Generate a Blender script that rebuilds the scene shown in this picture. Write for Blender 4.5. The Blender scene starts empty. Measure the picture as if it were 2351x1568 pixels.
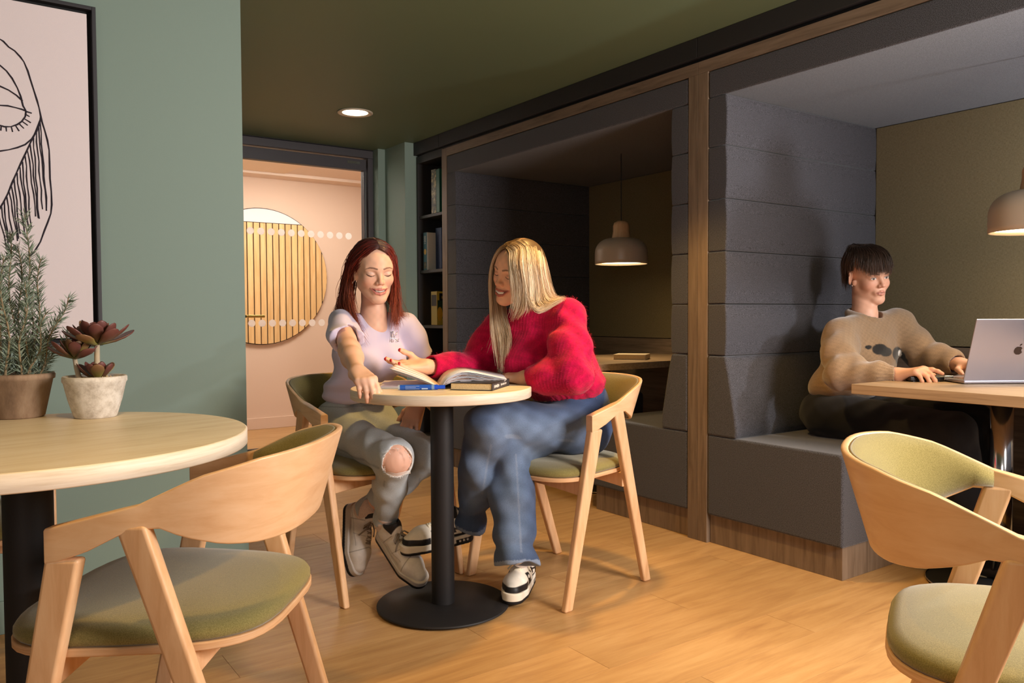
import bpy, bmesh, math, random
import numpy as np
from mathutils import Matrix, Vector
SC = bpy.context.scene
COL = SC.collection
random.seed(7); RNG = np.random.default_rng(7)

# ------------------------------------------------------------------ camera
IMG_W, IMG_H, FPX = 2351, 1568, 1840.0
yaw, pit, rol = map(math.radians, (35.16, 1.92, -0.276))
cF = np.array([math.sin(yaw)*math.cos(pit), math.cos(yaw)*math.cos(pit), -math.sin(pit)])
cR0 = np.array([math.cos(yaw), -math.sin(yaw), 0.0]); cU0 = np.cross(cR0, cF)
cR = cR0*math.cos(rol)+cU0*math.sin(rol); cU = -cR0*math.sin(rol)+cU0*math.cos(rol)
cam = bpy.data.objects.new('camera', bpy.data.cameras.new('camera')); COL.objects.link(cam)
cam.data.sensor_width = 36; cam.data.lens = FPX/IMG_W*36; cam.data.clip_start = 0.05
cam.matrix_world = Matrix(((cR[0], cU[0], -cF[0], 0), (cR[1], cU[1], -cF[1], 0), (cR[2], cU[2], -cF[2], 1.0), (0, 0, 0, 1)))
SC.camera = cam

# ------------------------------------------------------------------ light and exposure
SC.view_settings.view_transform = 'Standard'; SC.view_settings.look = 'None'
SC.view_settings.gamma = 1; SC.view_settings.use_curve_mapping = False
SC.view_settings.exposure = 0.0
w = bpy.data.worlds.new('world'); SC.world = w; w.use_nodes = True
w.node_tree.nodes['Background'].inputs[0].default_value = (1.0, 0.95, 0.90, 1)
w.node_tree.nodes['Background'].inputs[1].default_value = 0.09
def area_light(name, loc, target, size, energy, color, size_y=None):
    l = bpy.data.lights.new(name, 'AREA'); l.energy = energy; l.color = color; l.size = size
    if size_y: l.shape = 'RECTANGLE'; l.size_y = size_y
    o = bpy.data.objects.new(name, l); COL.objects.link(o); o.location = loc
    o.rotation_euler = (Vector(target)-Vector(loc)).to_track_quat('-Z', 'Y').to_euler()
    return o
NEUTRAL = (1.0, 0.91, 0.86); WARM = (1.0, 0.60, 0.17); COOL = (0.88, 0.92, 1.0)
# added soft lights without fixtures: a key in place of a strobe, and a fill
area_light('added_soft_light', (2.30, -.75, 1.55), (1.2, 2.6, 1.0), .9, 118, NEUTRAL, .9)
area_light('added_soft_light', (-2.0, -1.9, 1.7), (1.3, 2.4, 0.8), 1.8, 24, NEUTRAL, 1.4)

# ------------------------------------------------------------------ mesh helpers
def lerp(a, b, t): return a+(b-a)*t
def smooth(t): t = min(1.0, max(0.0, t)); return t*t*(3-2*t)
def mesh_obj(name, verts, faces, mat, parent=None, loc=(0, 0, 0), rot=None, smooth_shade=False, mats=None, midx=None):
    me = bpy.data.meshes.new(name)
    me.from_pydata([tuple(v) for v in verts], [], [tuple(f) for f in faces]); me.update()
    for m in (mats or [mat]): me.materials.append(m)
    if midx is not None: me.polygons.foreach_set('material_index', np.asarray(midx, np.int32))
    if smooth_shade: me.polygons.foreach_set('use_smooth', np.ones(len(me.polygons), bool))
    return link(name, me, parent, loc, rot)
def link(name, me, parent=None, loc=(0, 0, 0), rot=None):
    o = bpy.data.objects.new(name, me); COL.objects.link(o); o.location = loc
    if rot: o.rotation_euler = rot
    if parent is not None: o.parent = parent
    return o
def bevel(o, w=0.004, seg=2, angle=0.6):
    m = o.modifiers.new('bevel', 'BEVEL'); m.width = w; m.segments = seg; m.limit_method = 'ANGLE'; m.angle_limit = angle
    o.data.polygons.foreach_set('use_smooth', np.ones(len(o.data.polygons), bool))
    n = o.modifiers.new('wn', 'WEIGHTED_NORMAL'); n.keep_sharp = True
    return o
def tag(o, label=None, cat=None, group=None, kind=None):
    if label: o['label'] = label
    if cat: o['category'] = cat
    if group: o['group'] = group
    if kind: o['kind'] = kind
    return o
def thing(name, label, cat, loc=(0, 0, 0), rotz=0.0, group=None):
    o = bpy.data.objects.new(name, None); COL.objects.link(o); o.location = loc; o.rotation_euler = (0, 0, rotz)
    o.empty_display_size = 0.1
    return tag(o, label, cat, group)
def copy_tree(o, parent=None):
    c = o.copy(); COL.objects.link(c); c.parent = parent
    for ch in list(o.children): copy_tree(ch, c)
    return c
class MB:
    def __init__(s): s.v = []; s.f = []
    def add(s, vs, fs):
        b = len(s.v); s.v += [tuple(map(float, v)) for v in vs]; s.f += [tuple(i+b for i in f) for f in fs]; return s
    def box(s, x0, x1, y0, y1, z0, z1):
        return s.add([(x0, y0, z0), (x1, y0, z0), (x1, y1, z0), (x0, y1, z0), (x0, y0, z1), (x1, y0, z1), (x1, y1, z1), (x0, y1, z1)],
                     [(0, 3, 2, 1), (4, 5, 6, 7), (0, 1, 5, 4), (1, 2, 6, 5), (2, 3, 7, 6), (3, 0, 4, 7)])
    def prism(s, poly, z0, z1, axis='z'):
        n = len(poly); vs = []
        for z in (z0, z1):
            for a, b in poly:
                vs.append((a, b, z) if axis == 'z' else (a, z, b) if axis == 'y' else (z, a, b))
        fs = [tuple(range(n))[::-1], tuple(range(n, 2*n))]+[(i, (i+1) % n, n+(i+1) % n, n+i) for i in range(n)]
        return s.add(vs, fs)
    def loft(s, rings, close=True, cap=True):
        n = len(rings[0]); vs = [p for r in rings for p in r]; fs = []
        for k in range(len(rings)-1):
            for i in range(n if close else n-1):
                j = (i+1) % n; fs.append((k*n+i, k*n+j, (k+1)*n+j, (k+1)*n+i))
        if cap and close: fs.append(tuple(range(n))[::-1]); fs.append(tuple(range((len(rings)-1)*n, len(rings)*n)))
        return s.add(vs, fs)
    def lathe(s, prof, c=(0, 0, 0), n=32, cap=True):
        return s.loft([[(c[0]+r*math.cos(2*math.pi*i/n), c[1]+r*math.sin(2*math.pi*i/n), c[2]+z) for i in range(n)] for r, z in prof], True, cap)
    def tube(s, pts, rad, n=6, cap=True):
        pts = [np.array(p, float) for p in pts]; rings = []; up = None
        for i, p in enumerate(pts):
            t = pts[min(i+1, len(pts)-1)]-pts[max(i-1, 0)]; t = t/(np.linalg.norm(t)+1e-9)
            if up is None: up = np.array([0, 0, 1.0]) if abs(t[2]) < .9 else np.array([1.0, 0, 0])
            a = np.cross(t, up); a /= np.linalg.norm(a)+1e-9; b = np.cross(a, t); up = b
            r = rad[i] if hasattr(rad, '__len__') else rad
            rings.append([p+r*(a*math.cos(2*math.pi*k/n)+b*math.sin(2*math.pi*k/n)) for k in range(n)])
        return s.loft(rings, True, cap)
    def obj(s, name, mat, parent=None, loc=(0, 0, 0), rot=None, sm=False): return mesh_obj(name, s.v, s.f, mat, parent, loc, rot, sm)

# ------------------------------------------------------------------ materials
def srgb(r, g, b):
    return tuple(((c/255)/12.92 if c <= 10 else ((c/255+.055)/1.055)**2.4) for c in (r, g, b))+(1.0,)
class NT:
    def __init__(s, name):
        s.m = bpy.data.materials.new(name); s.m.use_nodes = True; s.t = s.m.node_tree; s.b = s.t.nodes['Principled BSDF']
    def n(s, typ, **kw):
        nd = s.t.nodes.new(typ)
        for k, v in kw.items():
            if k.startswith('i_'):
                key = k[2:]; key = int(key) if key.isdigit() else key.replace('_', ' ')
                nd.inputs[key].default_value = v
            else: setattr(nd, k, v)
        return nd
    def l(s, a, b): s.t.links.new(a, b)
    def mapping(s, scale, coord='Object', rnd=0.0):
        if coord == 'World': src = s.n('ShaderNodeNewGeometry').outputs['Position']
        else: src = s.n('ShaderNodeTexCoord').outputs[coord]
        if rnd:
            oi = s.n('ShaderNodeObjectInfo'); mu = s.n('ShaderNodeMath', operation='MULTIPLY', i_1=rnd); s.l(oi.outputs['Random'], mu.inputs[0])
            ad = s.n('ShaderNodeVectorMath', operation='ADD'); s.l(src, ad.inputs[0]); s.l(mu.outputs[0], ad.inputs[1]); src = ad.outputs[0]
        mp = s.n('ShaderNodeMapping'); mp.inputs['Scale'].default_value = scale; s.l(src, mp.inputs[0]); return mp.outputs[0]
    def noise(s, vec, scale=5, detail=4, rough=.6, dist=0.0):
        nd = s.n('ShaderNodeTexNoise', i_Scale=scale, i_Detail=detail, i_Roughness=rough, i_Distortion=dist)
        s.l(vec, nd.inputs['Vector']); return nd.outputs['Fac']
    def ramp(s, fac, stops):
        r = s.n('ShaderNodeValToRGB'); e = r.color_ramp.elements
        while len(e) < len(stops): e.new(.5)
        for x, (p, c) in zip(e, stops): x.position = p; x.color = c
        s.l(fac, r.inputs[0]); return r.outputs[0]
    def mix(s, fac, a, b, typ='MIX'):
        m = s.n('ShaderNodeMix', data_type='RGBA', blend_type=typ)
        for sock, v in ((m.inputs[0], fac), (m.inputs[6], a), (m.inputs[7], b)):
            if hasattr(v, 'links') or hasattr(v, 'is_linked'): s.l(v, sock)
            else: sock.default_value = v
        return m.outputs[2]
    def bump(s, h, strength=.2, dist=.01):
        bp = s.n('ShaderNodeBump', i_Strength=strength, i_Distance=dist); s.l(h, bp.inputs['Height']); s.l(bp.outputs[0], s.b.inputs['Normal'])
    def col(s, c):
        if hasattr(c, 'is_linked'): s.l(c, s.b.inputs['Base Color'])
        else: s.b.inputs['Base Color'].default_value = c
        return s
    def set(s, rough=.5, metal=0.0, spec=.5, sheen=0.0, **kw):
        s.b.inputs['Roughness'].default_value = rough; s.b.inputs['Metallic'].default_value = metal
        s.b.inputs['Specular IOR Level'].default_value = spec; s.b.inputs['Sheen Weight'].default_value = sheen
        for k, v in kw.items(): s.b.inputs[k.replace('_', ' ')].default_value = v
        return s
def plain(name, c, rough=.5, metal=0, spec=.5, bump=0, bscale=200, var=0.0, **kw):
    t = NT(name); t.set(rough, metal, spec, **kw)
    if bump or var:
        f = t.noise(t.mapping((1, 1, 1)), bscale, 3)
        if bump: t.bump(f, bump, .002)
        if var: t.col(t.mix(f, tuple(x*(1-var) for x in c[:3])+(1,), tuple(min(1, x*(1+var)) for x in c[:3])+(1,)))
        else: t.col(c)
    else: t.col(c)
    return t.m
def wood(name, c1, c2, c3, scale=(1, 9, 9), rough=.45, ns=6, rnd=9.0, coord='Object', bump=.05, spec=.4, ring=.35):
    t = NT(name); v = t.mapping(scale, coord, rnd)
    big = t.noise(v, ns*.35, 2, .5, .6)
    vv = t.n('ShaderNodeVectorMath', operation='ADD'); t.l(v, vv.inputs[0])
    mu = t.n('ShaderNodeMath', operation='MULTIPLY', i_1=ring); t.l(big, mu.inputs[0]); t.l(mu.outputs[0], vv.inputs[1])
    f = t.noise(vv.outputs[0], ns, 8, .62, .4)
    c = t.ramp(f, [(.25, c1), (.5, c2), (.75, c3)])
    oi = t.n('ShaderNodeObjectInfo'); r = t.ramp(oi.outputs['Random'], [(0, (.90, .90, .90, 1)), (1, (1.08, 1.08, 1.08, 1))])
    t.col(t.mix(1.0, c, r, 'MULTIPLY')); t.set(rough, 0, spec); t.bump(f, bump, .002); return t.m
def fabric(name, c1, c2, scale=420, rough=.95, sheen=.25, bump=.35, coord='Object', weave=None):
    t = NT(name); v = t.mapping((1, 1, 1), coord)
    f = t.noise(v, scale, 2, .7)
    if weave:
        a = t.noise(t.mapping((1, weave, 1), coord), 90, 2, .6); b = t.noise(t.mapping((1, 1, weave), coord), 90, 2, .6)
        f2 = t.n('ShaderNodeMath', operation='ADD'); t.l(a, f2.inputs[0]); t.l(b, f2.inputs[1])
        f3 = t.n('ShaderNodeMath', operation='MULTIPLY', i_1=.5); t.l(f2.outputs[0], f3.inputs[0]); f = f3.outputs[0]
    t.col(t.ramp(f, [(.35, c1), (.65, c2)])); t.set(rough, 0, .2, sheen); t.bump(f, bump, .0015); return t.m

M = {}
M['floor'] = wood('floor_oak', srgb(170, 126, 80), srgb(190, 147, 95), srgb(203, 162, 110), (1.0, 9, 9), .42, 3.4, 40, 'World', .03, .45, .5)
M['beech'] = wood('beech', srgb(206, 158, 112), srgb(222, 178, 134), srgb(232, 194, 152), (14, 14, 1.6), .42, 3, 7, 'Object', .02)
M['ply'] = wood('ply_edge', srgb(190, 140, 95), srgb(218, 172, 126), srgb(230, 190, 150), (2, 2, 60), .5, 3, 7, 'Object', .02)
M['bent'] = wood('bent_ply', srgb(210, 162, 116), srgb(224, 182, 138), srgb(232, 195, 155), (3, 3, 14), .33, 2.5, 7, 'Object', .01, .5)
M['ashtop'] = wood('pale_ash', srgb(216, 192, 152), srgb(234, 216, 182), srgb(242, 228, 200), (1.2, 9, 9), .4, 3.2, 5, 'Object', .01, .45)
M['ashedge'] = wood('pale_ash_edge', srgb(205, 186, 160), srgb(224, 208, 186), srgb(234, 220, 200), (3, 3, 60), .45, 3, 5, 'Object', .01)
M['oakgrey'] = wood('grey_oak', srgb(94, 78, 63), srgb(122, 103, 85), srgb(140, 121, 102), (16, 16, 1.2), .5, 3, 7, 'Object', .04)
M['oakgrey_h'] = wood('grey_oak_h', srgb(98, 81, 66), srgb(128, 108, 90), srgb(146, 126, 107), (16, 1.2, 16), .5, 3, 7, 'Object', .04)
M['oakgrey_x'] = wood('grey_oak_x', srgb(134, 110, 86), srgb(164, 138, 110), srgb(182, 157, 130), (20, 1.0, 34), .45, 3, 7, 'Object', .03)
M['greenwall'] = plain('green_wall', srgb(126, 145, 134), .62, 0, .35, .06, 260)
M['ceil'] = plain('green_ceiling', srgb(98, 112, 84), .55, 0, .4, .03, 200)
M['felt'] = fabric('grey_felt', srgb(33, 32, 34), srgb(92, 91, 97), 420, .95, .22, .5)
M['olive'] = fabric('olive_cloth', srgb(108, 96, 66), srgb(138, 124, 92), 500, .95, .2, .25, 'Object', 7)
M['seatgreen'] = fabric('moss_green_cloth', srgb(112, 102, 54), srgb(141, 129, 77), 600, .92, .3, .2)
M['black'] = plain('black_powder', srgb(26, 25, 27), .55, 0, .4, .1, 900)
M['fascia'] = plain('black_laminate', srgb(44, 42, 43), .5, 0, .4)
M['shelfblack'] = plain('shelf_laminate', srgb(52, 50, 50), .5, 0, .4)
M['doorframe'] = plain('door_anthracite', srgb(70, 67, 71), .45, 0, .4)
M['peach'] = plain('peach_wall', srgb(228, 200, 178), .7, 0, .3, .02)
M['white'] = plain('white_paint', srgb(235, 230, 224), .5)
M['chrome'] = plain('chrome', (.75, .75, .76, 1), .16, 1.0)
M['brass'] = plain('brass', srgb(205, 180, 110), .25, 1.0)
# ------------------------------------------------------------------ structure
def struct(name, mb, mat, parent=None, bw=0):
    o = mb.obj(name, mat, parent)
    if bw: bevel(o, bw)
    if parent is None: o['kind'] = 'structure'
    return o
fl = struct('floor', MB().box(-3.2, 3.9, -4.0, 5.46, -.08, -.004).box(-3.2, .9, -4.0, -.2, -.004, -.0005), M['floor'])
PW, PL = 0.184, 1.22
row = 0
for k in range(-1, 30):
    y0 = -.152+k*PW-.02
    off = (-(k*0.43) % 1.0)*PL
    x = -1.3-off
    while x < 3.9:
        x0, x1 = max(x, -1.3), min(x+PL, 3.9)
        if x1-x0 > .05 and y0 > -.2 and y0+PW < 5.46:
            struct('floor_plank', MB().box(x0+.0006, x1-.0006, y0+.0006, y0+PW-.0006, -.012, 0), M['floor'], fl)
        x += PL
CEIL = 2.195
struct('ceiling', MB().box(-3.2, 3.9, -4.0, 5.46, CEIL, CEIL+.1), M['ceil'])
struct('wall_left', MB().box(-3.2, .896, 2.974, 5.38, 0, CEIL), M['greenwall'])
struct('baseboard_left', MB().box(-3.2, .902, 2.962, 2.9735, 0, .105), M['greenwall'], None, .003)
struct('wall_nib', MB().box(2.612, 2.9, 4.985, 5.46, 0, CEIL).box(2.556, 2.612, 5.29, 5.46, 0, CEIL), M['greenwall'])
struct('wall_door_side', MB().box(.896, 1.40, 5.38, 5.46, 0, CEIL), M['greenwall'])
# corridor behind the glass door
struct('floor_corridor', MB().box(.4, 4.4, 5.46, 7.06, -.08, 0), M['floor'])
struct('wall_corridor', MB().box(.4, 4.4, 7.05, 7.15, 0, 2.24).box(.3, .4, 5.46, 7.15, 0, 2.24).box(4.4, 4.5, 5.46, 7.15, 0, 2.24).box(2.9, 4.4, 5.40, 5.46, 0, 2.24), M['peach'])
struct('baseboard_corridor', MB().box(.4, 4.4, 7.036, 7.05, 0, .10), M['peach'], None, .003)
struct('ceiling_corridor', MB().box(.3, 4.5, 5.46, 7.15, 2.235, 2.32).box(.3, 4.5, 6.85, 7.05, 2.21, 2.235), plain('corridor_ceiling', srgb(236, 214, 196), .7))
struct('ceiling_hatch', MB().box(1.35, 2.42, 6.25, 6.84, 2.228, 2.2355), plain('hatch', srgb(240, 214, 184), .6))
area_light('corridor_light', (2.3, 6.1, 2.2), (2.3, 6.5, 0), 1.4, 36, (1.0, .94, .86), .5)
area_light('corridor_light', (.75, 6.5, 1.9), (2.1, 5.45, 1.2), .6, 9, (1.0, .95, .88), .6)  # added light, hidden from view, to brighten the film dots from behind
# glass door: frame, leaf, pane, dots
d = struct('door_1', MB().box(1.42, 2.556, 5.37, 5.45, 2.135, 2.19).box(2.515, 2.556, 5.37, 5.45, 0, 2.135).box(1.40, 1.46, 5.37, 5.45, 0, 2.135), M['doorframe'], None, .003)
struct('door_leaf', MB().box(1.47, 2.508, 5.385, 5.435, 2.045, 2.125).box(2.488, 2.508, 5.385, 5.435, .0, 2.045).box(1.47, 1.55, 5.385, 5.435, 0, 2.045).box(1.55, 2.488, 5.385, 5.435, 0, .10), M['doorframe'], d, .002)
struct('frame_shadow_gap', MB().box(1.42, 2.556, 5.365, 5.45, 2.191, 2.1945), M['black'], d)
tg = NT('door_glass'); tg.col((.98, .96, .94, 1)).set(.02, 0, .5); tg.b.inputs['Transmission Weight'].default_value = 1; tg.b.inputs['IOR'].default_value = 1.02
struct('glass_pane', MB().box(1.55, 2.488, 5.408, 5.414, .10, 2.045), tg.m, d)
fr = NT('frosted_film'); fr.col(srgb(246, 236, 230)).set(.9)
trn = fr.n('ShaderNodeBsdfTranslucent', i_Color=srgb(255, 250, 246)); mxs = fr.n('ShaderNodeMixShader', i_0=.75)
fr.l(fr.b.outputs[0], mxs.inputs[1]); fr.l(trn.outputs[0], mxs.inputs[2]); fr.l(mxs.outputs[0], fr.t.nodes['Material Output'].inputs[0]); frost = fr.m
def disc_y(r, n=24, th=.0012): return MB().prism([(r*math.cos(2*math.pi*i/n), r*math.sin(2*math.pi*i/n)) for i in range(n)], 0, th, 'y')
dm = disc_y(.0245); dme = None
for z, x0, n in ((1.570, 1.672, 11), (.950, 1.672, 9)):
    for k in range(n):
        x = x0+k*.0703
        if dme is None: o = dm.obj('film_dot', frost, d, (x, 5.4065, z)); dme = o.data
        else: link('film_dot', dme, d, (x, 5.4065, z))
struct('closer_plate', MB().box(2.36, 2.46, 5.383, 5.386, 2.088, 2.106), M['chrome'], d)
struct('door_edge_trim', MB().box(2.496, 2.500, 5.380, 5.386, .0, 2.04), M['chrome'], d)
h = MB().tube([(1.60, 5.39, .997), (1.60, 5.345, .997), (1.615, 5.335, .997), (1.735, 5.335, .997)], .0095, 10); h.box(1.585, 1.615, 5.383, 5.39, .955, 1.035)
struct('door_handle', h, M['brass'], d)
# round mirror, its reflected slats and reflected ceiling built as solid parts
rp = thing('round_mirror', 'round mirror seen through the glass door, its reflection of oak slats built solid', 'mirror', (2.27, 7.05, 1.345))
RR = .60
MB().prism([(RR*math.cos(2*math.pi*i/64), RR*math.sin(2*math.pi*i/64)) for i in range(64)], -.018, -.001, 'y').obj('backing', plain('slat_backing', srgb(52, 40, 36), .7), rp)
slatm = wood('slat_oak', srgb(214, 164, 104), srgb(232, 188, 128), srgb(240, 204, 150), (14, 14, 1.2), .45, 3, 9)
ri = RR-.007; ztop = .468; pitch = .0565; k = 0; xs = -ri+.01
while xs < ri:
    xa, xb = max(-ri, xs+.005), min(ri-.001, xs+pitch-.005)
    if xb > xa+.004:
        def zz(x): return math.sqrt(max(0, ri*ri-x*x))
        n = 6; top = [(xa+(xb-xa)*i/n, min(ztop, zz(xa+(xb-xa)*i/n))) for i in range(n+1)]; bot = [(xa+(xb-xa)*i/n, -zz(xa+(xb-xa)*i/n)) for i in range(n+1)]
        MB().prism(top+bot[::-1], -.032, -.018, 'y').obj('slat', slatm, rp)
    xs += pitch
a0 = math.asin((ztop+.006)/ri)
MB().prism([(ri*math.cos(a0+(math.pi-2*a0)*i/40), ri*math.sin(a0+(math.pi-2*a0)*i/40)) for i in range(41)], -.026, -.018, 'y').obj('reflected_ceiling', plain('reflected_ceiling_white', srgb(236, 228, 228), .5), rp)  # white segment stands for the ceiling reflected in the mirror
# ------------------------------------------------------------------ booths
FX = 2.70; BX = 3.84; BC = 1.922
tk = 0
for x1, y0, y1, z0, z1, mt in ((.06, 2.348, 2.4035, 0, 2.037, 'oakgrey'), (.06, 2.4045, 2.459, 0, 2.037, 'oakgrey'), (.05, 4.549, 4.612, 0, 2.09, 'oakgrey'), (.05, .27, .34, 0, 2.037, 'oakgrey'),
                               (.05, 2.4042, 4.549, 2.0372, 2.09, 'oakgrey_h'), (.05, .27, 2.4038, 2.0372, 2.09, 'oakgrey_h')):
    tk += 1; struct('trim_%d' % tk, MB().box(FX-.012, FX+x1, y0, y1, z0, z1), M[mt], None, .0013)
for y0, y1 in ((4.64, 4.985), (2.405, 4.638), (-1.5, 2.403)):
    tk += 1; struct('trim_%d' % tk, MB().box(FX-.02, FX+.10, y0, y1, 2.108, CEIL-.001), M['fascia'], None, .0015)
struct('trim_10', MB().box(FX+.012, FX+.10, -1.5, 4.98, 2.09, 2.108), M['black'])
struct('wall_right', MB().box(FX+.0, 3.9, -4.0, .27, 0, 2.09), M['fascia'])
struct('wall_booth_back', MB().box(3.86, 3.95, -.2, 4.7, 0, CEIL), M['fascia'])
struct('wall_booth_end', MB().box(2.9, 3.9, 4.62, 4.985, 0, CEIL), M['fascia'])
def pad_box(name, x0, x1, poly, parent, bw=.008, mat='felt'):
    # poly in (y, z), extruded along x
    o = MB().prism(poly, x0, x1, 'x').obj(name, M[mat], parent); bevel(o, bw, 3); return o
ZS = [1.922, 1.710, 1.487, 1.265, 1.041, .820]
def make_booth(label, ya, yb, y1s, y2s):
    """ya: wall side of the low-y end, yb: of the high-y end; inner faces y1s / y2s"""
    t = thing('padded_booth', label, 'booth', (0, 0, 0))
    for sgn, yo, yi in ((1, ya, y1s), (-1, yb, y2s)):
        for k in range(5):
            z1, z0 = ZS[k]-.0015, ZS[k+1]+.0015
            b = .0 if k else .0
            zm = (z0+z1)/2; bul = sgn*.005
            pad_box('side_pad', FX-.012, BX, [(yo, z0), (yi, z0), (yi+bul, lerp(z0, z1, .3)), (yi+bul, lerp(z0, z1, .7)), (yi, z1), (yo, z1)], t, .006)
        pad_box('back_cushion', FX-.014, BX, [(yo, .474), (yi+sgn*.058, .474), (yi+sgn*.062, .50), (yi+sgn*.055, .56), (yi+sgn*.018, .75), (yi+sgn*.0, .8185), (yo, .8185)], t, .010)
        ys = yi+sgn*.55
        o = pad_box('seat_cushion', FX-.012, BX, [(yo, .125), (ys, .125), (ys, .46), (ys-sgn*.015, .474), (yo, .474)], t, .016)
        p = MB().box(FX+.008, BX, min(yo, ys-sgn*.012), max(yo, ys-sgn*.012), 0, .124).obj('plinth', M['oakgrey'], t); bevel(p, .0015)
    o = MB().box(FX-.012, BX, ya+.001, yb-.001, BC, 2.034).obj('ceiling_pad', M['felt'], t); bevel(o, .008, 3)
    o = MB().box(BX-.03, BX-.002, y1s+.004, y2s-.004, .842, BC-.002).obj('back_pad', M['olive'], t); bevel(o, .004)
    o = MB().box(BX-.025, BX-.001, y1s+.004, y2s-.004, .0, .838).obj('back_board', M['oakgrey_h'], t)
    return t
make_booth('dark unlit grey felt booth behind the woman in the red sweater', 2.461, 4.547, 2.559, 4.440)
make_booth('lit grey felt booth where the man sits with the laptop', .342, 2.346, .440, 2.250)
# bookshelf
bs = thing('bookshelf', 'narrow black built-in bookshelf between green wall and dark booth', 'bookshelf', (0, 0, 0))
for nm, a in (('side_panel', (FX, FX+.28, 4.615, 4.634, 0, 2.10)), ('side_panel', (FX, FX+.28, 4.962, 4.982, 0, 2.10)), ('back_panel', (FX+.26, FX+.28, 4.634, 4.962, 0, 2.10)),
              ('top_panel', (FX, FX+.26, 4.634, 4.962, 2.05, 2.10))):
    bevel(MB().box(*a).obj(nm, M['shelfblack'], bs), .0015)
for z in (1.688, 1.310, .930, .55, .17): bevel(MB().box(FX+.01, FX+.26, 4.634, 4.962, z-.02, z).obj('shelf', M['shelfblack'], bs), .0015)
# ------------------------------------------------------------------ lamps
emw = NT('lamp_glow'); emw.b.inputs['Emission Color'].default_value = (1, .78, .45, 1); emw.b.inputs['Emission Strength'].default_value = 9
lampshade = plain('taupe_enamel', srgb(196, 178, 160), .32, 0, .5)
lampin = plain('lamp_inside', srgb(250, 244, 232), .5)
def pendant(x, y, zr, label, power):
    t = thing('pendant_lamp', label, 'lamp', (x, y, zr), 0, 'pendant lamps in the booths')
    r = .152; pr = []
    for i in range(13):
        a = i/12*math.pi/2; pr.append((r*(.30+.70*math.cos(a)**.8) if i else r, .062+.088*math.sin(a)))
    prof = [(r*.998, 0), (r, .02), (r, .05)]+pr[1:]
    o = MB().loft([[(q*math.cos(2*math.pi*i/48), q*math.sin(2*math.pi*i/48), z) for i in range(48)] for q, z in prof], True, False).obj('shade', lampshade, t, sm=True)
    m = o.modifiers.new('th', 'SOLIDIFY'); m.thickness = .004; m.offset = -1
    MB().lathe([(.055, .145), (.052, .16), (.047, .19), (.047, .22), (.040, .238), (.022, .248), (.004, .25)], n=32).obj('wooden_cap', M['beech'], t, sm=True)
    MB().tube([(0, 0, .248), (0, 0, BC-zr)], .0025, 6).obj('cord', M['black'], t)
    MB().lathe([(.001, .035), (.04, .038), (.055, .06), (.04, .085), (.015, .10), (.001, .10)], n=24).obj('bulb', emw.m, t, sm=True)
    MB().lathe([(.001, .016), (.10, .015), (.1465, .012)], n=48, cap=False).obj('diffuser', emw.m, t)
    l = bpy.data.lights.new('lamp_light', 'SPOT'); l.energy = power; l.color = (1.0, .66, .30); l.spot_size = math.radians(118); l.spot_blend = .35; l.shadow_soft_size = .05
    lo = bpy.data.objects.new('lamp_light', l); COL.objects.link(lo); lo.parent = t; lo.location = (0, 0, .006)
    return t
pendant(3.19, 3.43, 1.288, 'whole taupe dome pendant lamp glowing in the dark booth', 9)
pendant(3.20, 1.275, 1.288, 'taupe dome pendant lamp above the laptop, cut by the photo edge', 17)
trimw = plain('downlight_trim', srgb(205, 190, 170), .35)
def downlight(x, y, label, power, size=95, blend=.4, col=WARM):
    t = thing('ceiling_downlight', label, 'ceiling light', (x, y, CEIL), 0, 'recessed ceiling downlights')
    MB().loft([[(q*math.cos(2*math.pi*i/40), q*math.sin(2*math.pi*i/40), z) for i in range(40)] for q, z in ((.076, -.0015), (.103, -.0015), (.103, -.006), (.092, -.009), (.076, -.004))], True, False).obj('trim_ring', trimw, t, sm=True)
    MB().lathe([(.075, -.003), (.05, -.0025), (.001, -.0022)], n=32, cap=False).obj('diffuser', emw.m, t)
    l = bpy.data.lights.new('down_light', 'SPOT'); l.energy = power; l.color = col; l.spot_size = math.radians(size); l.spot_blend = blend; l.shadow_soft_size = .055
    lo = bpy.data.objects.new('down_light', l); COL.objects.link(lo); lo.parent = t; lo.location = (0, 0, -.012)
downlight(1.992, 4.42, 'round recessed downlight in the green ceiling near the door', 16)
downlight(1.95, 2.22, 'recessed downlight above the woman in the red sweater', 105)
downlight(.30, 1.05, 'recessed downlight above the left round table', 60)
downlight(1.95, .35, 'recessed downlight above the front right chair', 80)

# added unseen globe light on the opposite side pad, in place of a flash
rl = thing('added_flash_globe', 'added white globe light in place of a flash on the booth side opposite the man', 'lamp', (3.30, .445, 1.38))
MB().lathe([(.04, 0), (.04, .012), (.01, .016)], n=24).obj('wall_plate', M['black'], rl, rot=(-math.pi/2, 0, 0))
MB().tube([(0, .01, 0), (0, .05, 0)], .008, 8).obj('arm', M['black'], rl)
gl = NT('globe_glow'); gl.b.inputs['Emission Color'].default_value = (.95, .95, 1, 1); gl.b.inputs['Emission Strength'].default_value = 20
MB().lathe([(.045*math.sin(math.pi*i/12)+.0005, -.045*math.cos(math.pi*i/12)) for i in range(13)], (0, .095, 0), 24).obj('globe', gl.m, rl, sm=True)
l = bpy.data.lights.new('added_flash_light', 'POINT'); l.energy = 46; l.color = (.92, .94, 1.0); l.shadow_soft_size = .05
lo = bpy.data.objects.new('added_flash_light', l); COL.objects.link(lo); lo.parent = rl; lo.location = (0, .17, 0)
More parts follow.
